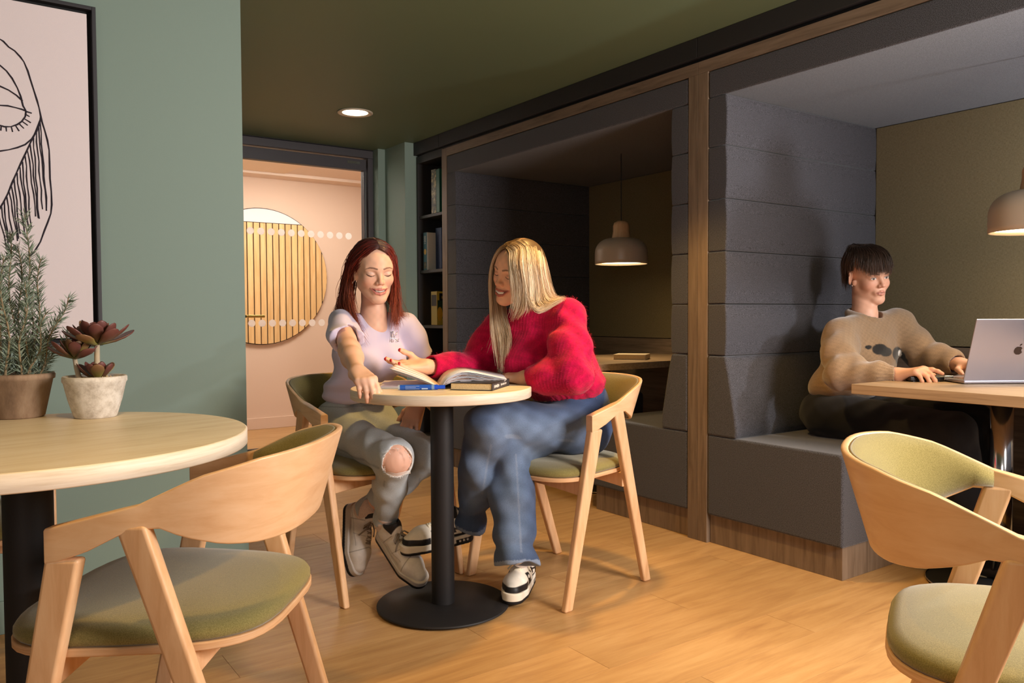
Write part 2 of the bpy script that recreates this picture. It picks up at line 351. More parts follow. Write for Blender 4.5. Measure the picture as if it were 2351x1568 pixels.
# ------------------------------------------------------------------ chairs
def sgnpow(v, p): return math.copysign(abs(v)**p, v)
def band_path():
    pts = [(.267, y) for y in (.122, .10, .05, .0, -.03)]
    for i in range(1, 33):
        a = math.pi*i/32; pts.append((.267*sgnpow(math.cos(a), .80), -.03-.222*sgnpow(math.sin(a), .80)))
    pts += [(-.267, y) for y in (.0, .05, .10, .122)]
    return [np.array(p) for p in pts]
def interp(x, xs, ys):
    return float(np.interp(x, xs, ys))
def band_top(y): return interp(-y, [-.14, .03, .13, .20, .252], [.650, .693, .740, .762, .769])
def band_bot(y, ax): return interp(-y, [-.14, -.07, -.02, .05, .10, .16, .21, .252], [.592, .606, .636, .660, .636, .615, .606, .602])
def build_chair():
    t = thing('dining_chair', 'x', 'chair')
    P = band_path(); n = len(P)
    rings = []; inner = []
    for i, p in enumerate(P):
        d = P[min(i+1, n-1)]-P[max(i-1, 0)]; d /= np.linalg.norm(d); nr = np.array([d[1], -d[0]])      # points inward or outward
        if nr @ (p-np.array([0, 0.02])) < 0: nr = -nr
        zt, zb = band_top(p[1]), band_bot(p[1], 0)
        back = smooth((-.03-p[1])/.15); th = lerp(.030, .013, smooth((-.0-p[1])/.06)); lean = .025*back
        def at(off, z):
            k = (z-.69)/.085*lean; q = p+nr*(off+k); return (q[0], q[1], z)
        e = .003
        rings.append([at(-th/2, zb+e), at(-th/2+e, zb), at(th/2-e, zb), at(th/2, zb+e), at(th/2, zt-e), at(th/2-e, zt), at(-th/2+e, zt), at(-th/2, zt-e)])
        if p[1] < -.029:
            f = smooth((-.029-p[1])/.03); tc = .022
            o0 = -th/2-.0008; z0, z1 = zb+.006, zt-.003; m = 6; rg = [at(o0, z0)]
            for k in range(m+1):
                s = k/m; bul = math.sin(math.pi*min(1, max(0, s)))**.5 if 0 < s < 1 else .25
                rg.append(at(o0-tc*bul*lerp(.55, 1, f), lerp(z0, z1, s)))
            rg.append(at(o0, z1)); inner.append(rg)
    o = MB().loft(rings).obj('back_band', M['bent'], t, sm=True); bevel(o, .0015, 1)
    MB().loft(inner).obj('back_cushion', M['seatgreen'], t, sm=True)
    for s in (1, -1):
        def leg(name, top, bot, wt, wb, tt=.029, tb=.024):
            rr = []
            for k in range(5):
                u = k/4; c = [lerp(a, b, u) for a, b in zip(top, bot)]; wy = lerp(wt, wb, u)/2; wx = lerp(tt, tb, u)/2
                rr.append([(c[0]-wx, c[1]-wy, c[2]), (c[0]+wx, c[1]-wy, c[2]), (c[0]+wx, c[1]+wy, c[2]), (c[0]-wx, c[1]+wy, c[2])])
            q = MB().loft(rr).obj(name, M['beech'], t); bevel(q, .007, 3)
        leg('leg', (s*.267, .094, .604), (s*.258, .223, .0), .058, .038)
        leg('leg', (s*.266, -.020, .660), (s*.234, -.224, .0), .052, .038)
    def brace(y, z, xw, name):
        prof = []
        for i in range(9): x = lerp(-xw, xw, i/8); prof.append((x, z-.052+.014*math.cos(math.pi*x/(2*xw))))
        prof += [(xw, z), (-xw, z)]
        q = MB().prism(prof, y-.011, y+.011, 'y').obj(name, M['beech'], t); bevel(q, .003, 2)
    brace(.137, .429, .255, 'brace'); brace(-.085, .429, .248, 'brace')
    # seat
    def outline(sc, k=40):
        r = []
        for i in range(k):
            a = 2*math.pi*i/k; c, s_ = math.cos(a), math.sin(a); y = sgnpow(s_, .56)
            wv = lerp(.225, .266, smooth((y+1)/2)); r.append((wv*sgnpow(c, .56)*sc, .030+.235*y*sc))
        return r
    o = MB().prism(outline(1.0), .430, .445).obj('seat_shell', M['ply'], t); bevel(o, .003, 2)
    rg = []
    for sc, z in ((.975, .4455), (.992, .451), (.990, .460), (.965, .469), (.90, .476), (.75, .483), (.5, .487), (.2, .489)):
        rg.append([(x, y, z) for x, y in outline(sc)])
    MB().loft(rg).obj('seat_cushion', M['seatgreen'], t, sm=True)
    return t
proto_chair = build_chair()
chairs = []
def place_chair(first, c, f, label):
    o = proto_chair if first else copy_tree(proto_chair)
    o.location = (c[0], c[1], 0); o.rotation_euler = (0, 0, math.atan2(f[1], f[0])-math.pi/2)
    tag(o, label, 'chair', 'bentwood chairs with moss green upholstery'); chairs.append(o)
place_chair(True, (.388, 1.645), (-.7916, .611), 'empty bentwood chair with moss green seat at the table with plants')
place_chair(False, (1.31, 2.81), (.155, -.988), 'bentwood chair under the red-haired woman in the lilac T-shirt')
place_chair(False, (1.874, 2.356), (-.44, -.05), 'bentwood chair under the blonde woman in the red sweater')
place_chair(False, (1.452, .589), (.4543, -.8908), 'empty bentwood chair cut by the right edge of the photo')
place_chair(False, (-.05, 2.60), (0, -1), 'bentwood chair mostly hidden behind the table with plants')
# ------------------------------------------------------------------ tables
def round_table(c, R, H, pole, base, label):
    t = thing('cafe_table', label, 'table', (c[0], c[1], 0), .2)
    n = 96
    def ring(r, z): return [(r*math.cos(2*math.pi*i/n), r*math.sin(2*math.pi*i/n), z) for i in range(n)]
    th = .034
    MB().loft([ring(R-.002, H-.0012), ring(R-.0035, H), ring(.001, H)], True, False).obj('tabletop', M['ashtop'], t)
    o = MB().loft([ring(.05, H-th), ring(R-.003, H-th), ring(R, H-th+.003), ring(R, H-.003), ring(R-.002, H-.0012)], True, False).obj('edge_band', M['ashedge'], t, sm=True)
    o.modifiers.new('e', 'EDGE_SPLIT').split_angle = .9
    MB().lathe([(pole, .014), (pole, H-th)], n=40).obj('pole', M['black'], t, sm=True).modifiers.new('e', 'EDGE_SPLIT').split_angle = .9
    o = MB().lathe([(base-.004, .006), (base, .008), (base, .012), (base-.003, .0145), (.02, .0155)], n=64).obj('base_plate', M['black'], t, sm=True)
    o.modifiers.new('e', 'EDGE_SPLIT').split_angle = .9
    for k in range(4):
        a = k*math.pi/2+.4; MB().lathe([(.014, 0), (.014, .007)], (.8*base*math.cos(a), .8*base*math.sin(a), 0), 12).obj('glide', M['black'], t)
    return t
round_table((1.372, 2.366), .306, .756, .0393, .2265, 'small round pale table with open magazine between the two women')
round_table((.126, 1.895), .427, .756, .046, .26, 'round pale table carrying the two potted plants')
def booth_table(y0, y1, x0, x1, H, pc, label):
    t = thing('booth_table', label, 'table', (pc[0], pc[1], 0))
    bevel(MB().box(x0-pc[0], x1-pc[0], y0-pc[1], y1-pc[1], H-.036, H).obj('tabletop', M['oakgrey_x'], t), .002)
    MB().lathe([(.038, .03), (.038, H-.036)], n=32).obj('pole', M['chrome'], t, sm=True)
    MB().lathe([(.10, H-.044), (.10, H-.0365)], n=32).obj('mount_plate', M['black'], t)
    o = MB().lathe([(.24, 0), (.24, .008), (.235, .012), (.12, .022), (.05, .032), (.03, .034)], n=48).obj('base_plate', M['black'], t, sm=True)
    MB().lathe([(.2405, .006), (.243, .009), (.2405, .012)], n=48, cap=False).obj('base_rim', M['chrome'], t, sm=True)
booth_table(1.01, 1.68, 2.703, BX-.03, .740, (3.12, 1.345), 'grey oak booth table with laptop on a chrome pole')
booth_table(3.13, 3.87, 2.72, BX-.03, .740, (3.12, 3.50), 'grey oak table inside the dark booth with a book on it')
# ------------------------------------------------------------------ organic shapes: signed distance fields meshed with sparse surface nets
V = lambda *a: np.array(a, np.float64)
def nrm(v): v = np.asarray(v, float); return v/(np.linalg.norm(v)+1e-12)
def pixel_point(px, py, depth):
    return V(0, 0, 1.0)+(cF*FPX+cR*(px-IMG_W/2)-cU*(py-IMG_H/2))*(depth/FPX)
class Frame:
    def __init__(s, o, R, sc=1.0): s.o = V(*o); s.R = np.asarray(R, float); s.sc = sc
    def pt(s, p): return s.o+(V(*p)*s.sc) @ s.R
    def dr(s, d): return V(*d) @ s.R
    def loc(s, P): return ((P-s.o) @ s.R.T)/s.sc
def euler_frame(o, yaw_, pit_, rol_, sc=1.0):
    y, p, r_ = map(math.radians, (yaw_, pit_, rol_))
    f = V(math.cos(y)*math.cos(p), math.sin(y)*math.cos(p), math.sin(p)); r = V(math.sin(y), -math.cos(y), 0); u = np.cross(r, f)
    return Frame(o, [r*math.cos(r_)+u*math.sin(r_), f, -r*math.sin(r_)+u*math.cos(r_)], sc)
def frame_yz(o, fwd, up, sc=1.0):
    f = nrm(fwd); r = nrm(np.cross(f, up)); return Frame(o, [r, f, np.cross(r, f)], sc)
def d_rc(P, a, b, r1, r2):
    ba = b-a; l2 = ba @ ba
    if l2 < 1e-12: return np.linalg.norm(P-a, axis=1)-r1
    rr = r1-r2; a2 = l2-rr*rr
    if a2 <= 0:
        return np.minimum(np.linalg.norm(P-a, axis=1)-r1, np.linalg.norm(P-b, axis=1)-r2)
    il2 = 1/l2; pa = P-a; y = pa @ ba; z = y-l2; q = pa*l2-y[:, None]*ba; x2 = np.einsum('ij,ij->i', q, q)
    y2 = y*y*l2; z2 = z*z*l2; k = np.sign(rr)*rr*rr*x2
    d = (np.sqrt(np.maximum(x2*a2*il2, 0))+y*rr)*il2-r1
    d = np.where(np.sign(z)*a2*z2 > k, np.sqrt(x2+z2)*il2-r2, d)
    return np.where((np.sign(z)*a2*z2 <= k) & (np.sign(y)*a2*y2 < k), np.sqrt(x2+y2)*il2-r1, d)
def d_el(P, c, r, R=None):
    p = P-c
    if R is not None: p = p @ np.asarray(R).T
    k0 = np.linalg.norm(p/r, axis=1); k1 = np.linalg.norm(p/(r*r), axis=1)+1e-9
    return k0*(k0-1)/k1
CULL = [1e9]
class Shape:
    def __init__(s): s.p = []; s.post = []
    def rc(s, a, b, r1, r2, k=.02, op='u'):
        a, b = V(*a), V(*b); c = (a+b)/2; s.p.append((op, lambda P: d_rc(P, a, b, r1, r2), c, np.linalg.norm(b-a)/2+max(r1, r2), k)); return s
    def chain(s, pts, rs, k=.02, op='u'):
        for i in range(len(pts)-1): s.rc(pts[i], pts[i+1], rs[i], rs[i+1], k, op)
        return s
    def el(s, c, r, k=.02, R=None, op='u'):
        c, r = V(*c), V(*r); s.p.append((op, lambda P: d_el(P, c, r, R), c, max(r), k)); return s
    def fn(s, f, k=.0, op='u', c=None, rad=9.): s.p.append((op, f, V(0, 0, 0) if c is None else V(*c), 1e3 if c is None else rad, k)); return s
    def cut(s, p0, n, k=.004):
        p0, n = V(*p0), nrm(n); s.p.append(('i', lambda P: (P-p0) @ n, V(0, 0, 0), 1e3, k)); return s
    def disp(s, f): s.post.append(f); return s
    def __call__(s, P):
        d = np.full(len(P), 1e3)
        mn, mx = P.min(0), P.max(0); cc = (mn+mx)/2; Rc = np.linalg.norm(mx-mn)/2
        for op, f, c, R, k in s.p:
            if R < 1e2 and np.linalg.norm(c-cc)-R-Rc > CULL[0]+k: continue
            if op == 'i': e = f(P); m = slice(None)
            else:
                lb = np.linalg.norm(P-c, axis=1)-R; m = lb < (np.maximum(d, 0) if op == 'u' else 0)+k+.02 if op == 'u' else lb < k+.03
                if not m.any(): continue
                e = f(P[m])
            dm = d[m]
            if op == 'u':
                if k > 0: h = np.maximum(k-np.abs(dm-e), 0)/k; d[m] = np.minimum(dm, e)-h*h*k*.25
                else: d[m] = np.minimum(dm, e)
            else:
                if op == 's': e = -e
                if k > 0: h = np.maximum(k-np.abs(dm-e), 0)/k; d[m] = np.maximum(dm, e)+h*h*k*.25
                else: d[m] = np.maximum(dm, e)
        for f in s.post: d = d+f(P)
        return d
def sdf_mesh(f, lo, hi, h, B=5):
    lo = V(*lo); n = np.ceil((V(*hi)-lo)/(h*B)).astype(int)
    g = np.stack(np.meshgrid(*[np.arange(k) for k in n], indexing='ij'), -1).reshape(-1, 3)
    CULL[0] = 1e9; d = f(lo+(g+.5)*h*B); g = g[np.abs(d) < h*B*1.3+.003]
    grp = ((g[:, 0]//5)*4096+g[:, 1]//5)*4096+g[:, 2]//5; so = np.argsort(grp, kind='stable'); g = g[so]; grp = grp[so]
    off = np.stack(np.meshgrid(*[np.arange(B+1)]*3, indexing='ij'), -1).reshape(-1, 3)
    I = (g[:, None, :]*B+off[None]); sh = I.shape; Pf = lo+I.reshape(-1, 3)*h
    CULL[0] = h*B*2.6+.008; nb = (B+1)**3; ends = np.append(np.nonzero(np.diff(grp))[0]+1, len(g)); D = []; st = 0
    for en in ends: D.append(f(Pf[st*nb:en*nb])); st = en
    D = np.concatenate(D).reshape(len(g), B+1, B+1, B+1); CULL[0] = 1e9
    s = D < 0
    cs = [(i, j, k) for i in (0, 1) for j in (0, 1) for k in (0, 1)]
    corner = np.stack([s[:, i:B+i, j:B+j, k:B+k] for i, j, k in cs], -1)
    act = corner.any(-1) & ~corner.all(-1)
    bi, ci, cj, ck = np.nonzero(act)
    cell = g[bi]*B+np.stack([ci, cj, ck], -1)
    vals = np.stack([D[bi, ci+i, cj+j, ck+k] for i, j, k in cs], -1)
    cp = np.array(cs, float); acc = np.zeros((len(bi), 3)); cnt = np.zeros(len(bi))
    for a in range(8):
        for b in range(a+1, 8):
            if np.abs(cp[a]-cp[b]).sum() == 1:
                va, vb = vals[:, a], vals[:, b]; m = (va < 0) != (vb < 0); t = va/(va-vb+1e-20)
                acc[m] += cp[a]+(cp[b]-cp[a])*t[m, None]; cnt[m] += 1
    vert = lo+(cell+acc/cnt[:, None])*h
    S = 1 << 20; key = (cell[:, 0]*S+cell[:, 1])*S+cell[:, 2]; o = np.argsort(key); ks = key[o]
    def find(c):
        k = (c[:, 0]*S+c[:, 1])*S+c[:, 2]; i = np.clip(np.searchsorted(ks, k), 0, len(ks)-1); ok = ks[i] == k; return o[i], ok
    Q = []
    c0 = vals[:, 0] < 0
    for ax, ci_ in ((0, 4), (1, 2), (2, 1)):
        c1 = vals[:, ci_] < 0; m = c0 != c1; c = cell[m]; fl = c0[m]
        u, v = [(1, 2), (2, 0), (0, 1)][ax]; eu = np.eye(3, dtype=int)[u]; ev = np.eye(3, dtype=int)[v]
        i0 = np.nonzero(m)[0]; i1, k1 = find(c-eu); i2, k2 = find(c-eu-ev); i3, k3 = find(c-ev); ok = k1 & k2 & k3
        q = np.stack([i0, i1, i2, i3], -1)[ok]; q[~fl[ok]] = q[~fl[ok]][:, ::-1]; Q.append(q)
    return vert, np.concatenate(Q)
def join_meshes(ms):
    vs, fs, n = [], [], 0
    for v, f in ms: vs.append(v); fs.append(f+n); n += len(v)
    return np.concatenate(vs), np.concatenate(fs)
def np_obj(name, v, f, mat, parent=None, base=(0, 0, 0), col=None, rel=True):
    me = bpy.data.meshes.new(name); v = np.asarray(v, np.float32)-np.asarray(base, np.float32)
    nv, nf = len(v), len(f); k = f.shape[1]
    me.vertices.add(nv); me.vertices.foreach_set('co', v.ravel()); me.loops.add(nf*k); me.loops.foreach_set('vertex_index', f.astype(np.int32).ravel())
    me.polygons.add(nf); me.polygons.foreach_set('loop_start', np.arange(0, nf*k, k, dtype=np.int32))
    me.update(calc_edges=True); me.validate(); me.polygons.foreach_set('use_smooth', np.ones(len(me.polygons), bool))
    if col is not None and len(me.vertices) == nv:
        a = me.attributes.new('Col', 'FLOAT_COLOR', 'POINT'); a.data.foreach_set('color', np.concatenate([col, np.ones((nv, 1))], 1).astype(np.float32).ravel())
    me.materials.append(mat)
    o = bpy.data.objects.new(name, me); COL.objects.link(o)
    if parent is None: o.location = base
    else: o.parent = parent
    return o
def col_mat(name, rough=.5, spec=.4, sss=0.0, sheen=0.0, bump=0, bscale=300, var=.0, vscale=300, rib=None):
    t = NT(name); a = t.n('ShaderNodeAttribute', attribute_name='Col'); c = a.outputs['Color']
    if var:
        f = t.noise(t.mapping((1, 1, 1)), vscale, 3, .65); c = t.mix(1.0, c, t.ramp(f, [(.3, (1-var, 1-var, 1-var, 1)), (.7, (1+var, 1+var, 1+var, 1))]), 'MULTIPLY')
    t.col(c); t.set(rough, 0, spec, sheen)
    if sss: t.b.inputs['Subsurface Weight'].default_value = sss; t.b.inputs['Subsurface Radius'].default_value = (.012, .005, .003); t.b.inputs['Subsurface Scale'].default_value = 1.0
    if rib:
        wv = t.n('ShaderNodeTexWave', wave_type='BANDS', bands_direction=rib[0], i_Scale=rib[1], i_Distortion=1.2, i_Detail=1.0); t.l(t.mapping((1, 1, 1)), wv.inputs['Vector'])
        nz = t.noise(t.mapping((1, 1, 1)), bscale, 3); ad = t.n('ShaderNodeMath', operation='ADD'); t.l(wv.outputs['Fac'], ad.inputs[0]); t.l(nz, ad.inputs[1]); t.bump(ad.outputs[0], bump, .003)
    elif bump: t.bump(t.noise(t.mapping((1, 1, 1)), bscale, 3), bump, .002)
    return t.m
def folds(amp, d, freq, seed=0.0, wob=2.0):
    d = nrm(d); e = nrm(np.cross(d, (.3, .5, .81)))
    return lambda P: amp*np.sin(P @ d*freq+wob*np.sin(P @ e*freq*.45+seed)+seed*3)*(.6+.4*np.sin(P @ e*freq*.23+seed*5))
def lump(amp, freq, seed=0.0):
    return lambda P: amp*(np.sin(P[:, 0]*freq+seed)*np.sin(P[:, 1]*freq*1.13+seed*2)*np.sin(P[:, 2]*freq*.91+seed*3))
def ik(S, W, l1, l2, hint):
    S, W = V(*S), V(*W); d = W-S; L = min(np.linalg.norm(d), (l1+l2)*.999); u = nrm(d); a = (l1*l1-l2*l2+L*L)/(2*L); h = math.sqrt(max(l1*l1-a*a, 0))
    n = V(*hint)-(V(*hint) @ u)*u; return S+u*a+nrm(n)*h
# ---- head
LIP, BROW = None, None
def mix_col(C, m, c): m = np.clip(m, 0, 1)[:, None]; return C*(1-m)+np.asarray(c)[:3]*m
def sm01(x, a, b): t = np.clip((x-a)/(b-a), 0, 1); return t*t*(3-2*t)
def make_head(fr, neck_to, o):
    """fr: head frame; neck_to: list of (world point, radius); o: options. returns Shape and colour function"""
    s = Shape(); sc = fr.sc
    def rc(a, b, r1, r2, k=.02, op='u'): s.rc(fr.pt(a), fr.pt(b), r1*sc, r2*sc, k*sc, op)
    def el(c, r, k=.02, op='u', R=None): s.el(fr.pt(c), V(*r)*sc, k*sc, fr.R if R is None else R @ fr.R, op)
    jw = o.get('jaw', 1.0)
    el((0, -.016, .036), (.0735, .093, .084)); el((0, .020, -.024), (.0615*jw, .068, .088), .035); el((0, .040, .040), (.054, .047, .052), .03)
    for x in (1, -1):
        rc((x*.051*jw, .002, -.052), (x*.017*jw, .064, -.098), .020, .016, .03)
        el((x*.036, .054, -.030+o.get('smile', 0)*.004), (.025, .026, .024), .022)
        rc((x*.012, .081, .017), (x*.044, .066, .019), .0085, .0075, .018)
    el((0, .071, -.100), (.019*jw, .016, .016), .022)
    for x in (1, -1): el((x*.032, .1000, -.001), (.0190, .0225, .0115), .012, 's')
    for x in (1, -1): el((x*.0318, .0715, -.0015), (.0155, .0130, .0122), .005)
    rc((0, .083, .008), (0, .1015, -.028), .0070, .0085, .012); el((0, .1035, -.0315), (.0098, .0095, .0085), .006)
    for x in (1, -1): el((x*.0115, .0935, -.0345), (.0068, .0090, .0070), .006)
    for x in (1, -1): rc((x*.0058, .099, -.0425), (x*.0065, .092, -.041), .0026, .0026, .003, 's')
    sm = o.get('smile', 0); wd = .0235+.0095*sm; zc = -.0650+.0085*sm; op = o.get('open', 0)
    el((0, .080, -.063), (.026, .013, .018), .015)
    yb = .0950-.0015*sm; yc = .0815-.0055*sm
    up = [(-wd, yc, zc), (-wd*.52, yb-.0035, lerp(zc, -.0592, .62)), (-.0045, yb, -.0582), (0, yb-.0006, -.0592), (.0045, yb, -.0582), (wd*.52, yb-.0035, lerp(zc, -.0592, .62)), (wd, yc, zc)]
    lo_ = [(-wd, yc-.0005, zc-.0006), (-wd*.50, yb-.0040, -.0692-op*.85+.001*sm), (0, yb-.0010, -.0718-op), (wd*.50, yb-.0040, -.0692-op*.85+.001*sm), (wd, yc-.0005, zc-.0006)]
    for i in range(6): rc(up[i], up[i+1], *([.0018, .0037, .0044, .0041, .0044, .0037, .0018][i:i+2]), .003)
    for i in range(4): rc(lo_[i], lo_[i+1], *([.0018, .0044, .0053, .0044, .0018][i:i+2]), .003)
    mid = [(-wd*.93, yc+.0045, zc-.0004), (-wd*.5, yb+.0045, lerp(zc, -.0648, .75)-op*.42), (0, yb+.0062, -.0652-op*.45), (wd*.5, yb+.0045, lerp(zc, -.0648, .75)-op*.42), (wd*.93, yc+.0045, zc-.0004)]
    rr = [.0006, .0010+op*.46, .0012+op*.54, .0010+op*.46, .0006]
    for i in range(4): rc(mid[i], mid[i+1], rr[i], rr[i+1], .0015, 's')
    for x in (1, -1):
        if x in o.get('ears', (1, -1)):
            ex_ = o.get('earout', 0); ea = (.22+ex_*60)*x; cr, sr = math.cos(ea), math.sin(ea)
            el((x*(.0725+ex_), -.012, -.004), (.0075, .018+ex_*.5, .030), .006, 'u', np.array([[cr, -sr, 0], [sr, cr, 0], [0, 0, 1]]))
            el((x*(.0800+ex_*1.5), -.009, .002), (.006, .010, .018), .004, 's'); rc((x*.073, .004, -.020), (x*.074, .003, -.031), .008, .006, .006)
    pts = [fr.pt((0, -.034, -.045))]+[V(*p) for p, r in neck_to]; rs = [.048*sc*o.get('neckw', 1)]+[r for p, r in neck_to]
    s.chain(pts, rs, .016)
    base, lip, brow, lash, blush = (V(*o[k][:3]) for k in ('skin', 'lip', 'brow', 'lash', 'blush'))
    def color(P):
        L = fr.loc(P); C = np.tile(base, (len(P), 1))
        C = C*(1+.05*np.sin(L[:, :1]*210)*np.sin(L[:, 2:]*190))
        bl = np.minimum(np.linalg.norm(L-V(.040, .066, -.030), axis=1), np.linalg.norm(L-V(-.040, .066, -.030), axis=1)); C = mix_col(C, .5*np.exp(-(bl/.022)**2), blush)
        C = mix_col(C, .35*np.exp(-(np.linalg.norm(L-V(0, .108, -.032), axis=1)/.013)**2), blush)
        if 'lidcol' in o:
            for x in (1, -1): C = mix_col(C, o.get('lidamt', .6)*np.exp(-(((L[:, 0]-x*.032)/.013)**2+((L[:, 2]-.003)/.006)**2))*(L[:, 1] > .06), o['lidcol'])
        F2 = L*V(1, 0, 1); fl = lambda q: V(q[0], 0, q[2]); fr_ = (L[:, 1] > .055)*1.0
        def dline(pts, rs): return np.min([d_rc(F2, fl(a), fl(b), r1, r2) for a, b, r1, r2 in zip(pts[:-1], pts[1:], rs[:-1], rs[1:])], 0)
        dl = np.minimum(dline(up, [.0010, .0030, .0038, .0034, .0038, .0030, .0010]), dline(lo_, [.0010, .0036, .0044, .0036, .0010]))
        dm = dline(mid, [r-.0004 for r in rr])
        C = mix_col(C, (1-sm01(dl, -.0004, .0014))*.92*fr_, lip); C = mix_col(C, (1-sm01(dm, -.0002, .0008))*.9*fr_*(L[:, 1] < .1005), (.09, .02, .02))
        zb = o.get('browz', .0)
        for x in (1, -1):
            br = [(x*.0135, 0, .0195+zb), (x*.026, 0, .0232+zb), (x*.039, 0, .0238+zb), (x*.053, 0, .0180+zb)]
            C = mix_col(C, (1-sm01(dline(br, [.0026, .0026, .0020, .0006]), -.0006, .0016))*.8*(L[:, 1] > .03), brow)
            if o.get('eyes') == 'open':
                ex, ez = L[:, 0]-x*.0318, L[:, 2]+.0020; el_ = (ex/.0128)**2+(ez/.0050)**2; on = (L[:, 1] > .06)*1.0
                m = (1-sm01(el_, .75, 1.1))*on; C = mix_col(C, m, (.60, .57, .55))
                gx = o.get('gaze', 0.0); ri = np.sqrt((ex-gx)**2+(ez-.0006)**2); C = mix_col(C, m*(1-sm01(ri, .0046, .0058)), o['iris']); C = mix_col(C, m*(1-sm01(ri, .0018, .0026)), (.008, .008, .008))
                du = np.abs(ez-.0050*np.sqrt(np.clip(1-(ex/.0135)**2, 0, 1)))+np.where(np.abs(ex) > .014, 9, 0); C = mix_col(C, (1-sm01(du, .0006, .0020))*on*.85, lash)
                C = mix_col(C, (1-sm01(np.abs(ez-.0085+.09*np.abs(ex)), .0004, .0016))*(np.abs(ex) < .013)*on*.35, lash)
            else:
                ls = [(x*.0185, 0, -.0050), (x*.026, 0, -.0086), (x*.0345, 0, -.0092), (x*.0430, 0, -.0066), (x*.0485, 0, -.0022)]
                C = mix_col(C, (1-sm01(dline(ls, [.0005, .0010, .0014, .0014, .0004]), -.0002, .0012))*(L[:, 1] > .04), lash)
        return np.clip(C, 0, 1)
    teeth = [fr.pt((p[0]*.90, p[1]-.0085, p[2]+.0008)) for p in mid]
    return s, color, teeth
# ---- hand
def hand_prims(s, fr, side, curls, spread=(.10, .02, -.06, -.16), thumb=(V(.75, .62, -.25), V(.35, .9, -.3)), k=.006):
    """fr: wrist frame (y to the fingers, z out of the back of the hand, x right); side +1: thumb on +x"""
    sc = fr.sc
    def rc(a, b, r1, r2, kk): s.rc(fr.pt(a), fr.pt(b), r1*sc, r2*sc, kk*sc)
    bx = [.0275, .0095, -.0090, -.0265]; by = [.086, .090, .085, .076]; Ls = [.070, .078, .072, .056]; rb = [.0092, .0094, .0088, .0076]
    for i in range(4):
        rc((side*bx[i]*.62, .008, 0), (side*bx[i], by[i], 0), .0165, .0118, .014)
    rc((side*.012, .02, -.006), (side*.03, .05, -.008), .016, .012, .014)
    tips = []
    for i in range(4):
        p = V(side*bx[i], by[i], 0.0); a = 0; sp = spread[i]*side
        for j, (fr_, rr) in enumerate(zip((.46, .30, .24), (1.0, .90, .80))):
            a += curls[i][j]; dv = V(math.sin(sp)*math.cos(a), math.cos(sp)*math.cos(a), -math.sin(a)); q = p+dv*Ls[i]*fr_
            rc(p, q, rb[i]*rr, rb[i]*rr*.92, k if j else .010); p = q
        tips.append((fr.pt(p+V(0, 0, .002)), fr.dr(dv)))
    p = V(side*.022, .022, -.006); t1, t2 = thumb
    m = p+nrm(V(side*t1[0], t1[1], t1[2]))*.046; e = m+nrm(V(side*t2[0], t2[1], t2[2]))*.032; e2 = e+nrm(V(side*t2[0], t2[1], t2[2]))*.018
    rc(p, m, .0145, .0108, .012); rc(m, e, .0105, .0096, k); rc(e, e2, .0094, .0078, k); tips.append((fr.pt(e2), fr.dr(nrm(V(side*t2[0], t2[1], t2[2])))))
    return tips
def nail_color(P, C, tips, c, r=.0075):
    for t, d in tips:
        C = mix_col(C, 1-sm01(np.linalg.norm(P-(t+d*.003), axis=1), r*.8, r*1.1), c)
    return C
# ---- hair strands from guide curves
def catmull(pts, n):
    p = np.array([2*V(*pts[0])-V(*pts[1])]+[V(*q) for q in pts]+[2*V(*pts[-1])-V(*pts[-2])]); t = np.linspace(0, len(pts)-1-1e-6, n); i = t.astype(int); u = (t-i)[:, None]
    a, b, c, d = p[i], p[i+1], p[i+2], p[i+3]
    return .5*((2*b)+(-a+c)*u+(2*a-5*b+4*c-d)*u*u+(-a+3*b-3*c+d)*u**3)
def hair_mesh(guides, count, seg, r0, jitter, rng, colf, clump=.5, tip=.15, lenvar=.12, wave=.0):
    """guides: ordered list of polylines in world space; strands are interpolated between neighbouring guides"""
    G = [catmull(g, seg) for g in guides]; vs, fs, cs = [], [], []; nk = 3
    NC = max(4, count//9); clumps = rng.random(NC)
    for i in range(count):
        cu = clumps[rng.integers(NC)]; u = (cu*clump+rng.random()*(1-clump)) if rng.random() < .85 else rng.random()
        x = u*(len(G)-1); a = min(int(x), len(G)-2); w_ = x-a; pth = G[a]*(1-w_)+G[a+1]*w_
        L = 1-lenvar*rng.random(); m = np.linspace(0, L, seg)*(seg-1); lo_ = np.minimum(m.astype(int), seg-2); fr_ = (m-lo_)[:, None]; pth = pth[lo_]*(1-fr_)+pth[lo_+1]*fr_
        tt = np.linspace(0, 1, seg)[:, None]
        j = rng.normal(0, 1, 3)*jitter; ph = rng.random()*6.28; wv = np.sin(tt*7+ph)*wave*tt*rng.normal(0, 1, 3)
        pth = pth+j*(.15+.85*tt**.8)+wv+rng.normal(0, 1, 3)*jitter*.6*tt*tt
        T = np.gradient(pth, axis=0); T /= np.linalg.norm(T, axis=1)[:, None]+1e-9
        A = np.cross(T, nrm(rng.normal(0, 1, 3))); A /= np.linalg.norm(A, axis=1)[:, None]+1e-9; Bv = np.cross(T, A)
        rad = r0*(.7+.6*rng.random())*(1-(1-tip)*tt**2.2)
        ring = np.stack([pth+rad*(A*math.cos(q)+Bv*math.sin(q)*.6) for q in (0, 2.094, 4.189)], 1)
        b = len(vs)*seg*nk; vs.append(ring.reshape(-1, 3))
        k0 = np.arange(seg-1)[:, None]*nk+np.arange(nk)[None]; k1 = np.arange(seg-1)[:, None]*nk+(np.arange(nk)+1)[None] % nk
        fs.append(np.stack([k0, k1, k1+nk, k0+nk], -1).reshape(-1, 4)+b)
        cs.append(np.repeat(colf(tt[:, 0], u, rng), nk, 0))
    return np.concatenate(vs), np.concatenate(fs), np.concatenate(cs)
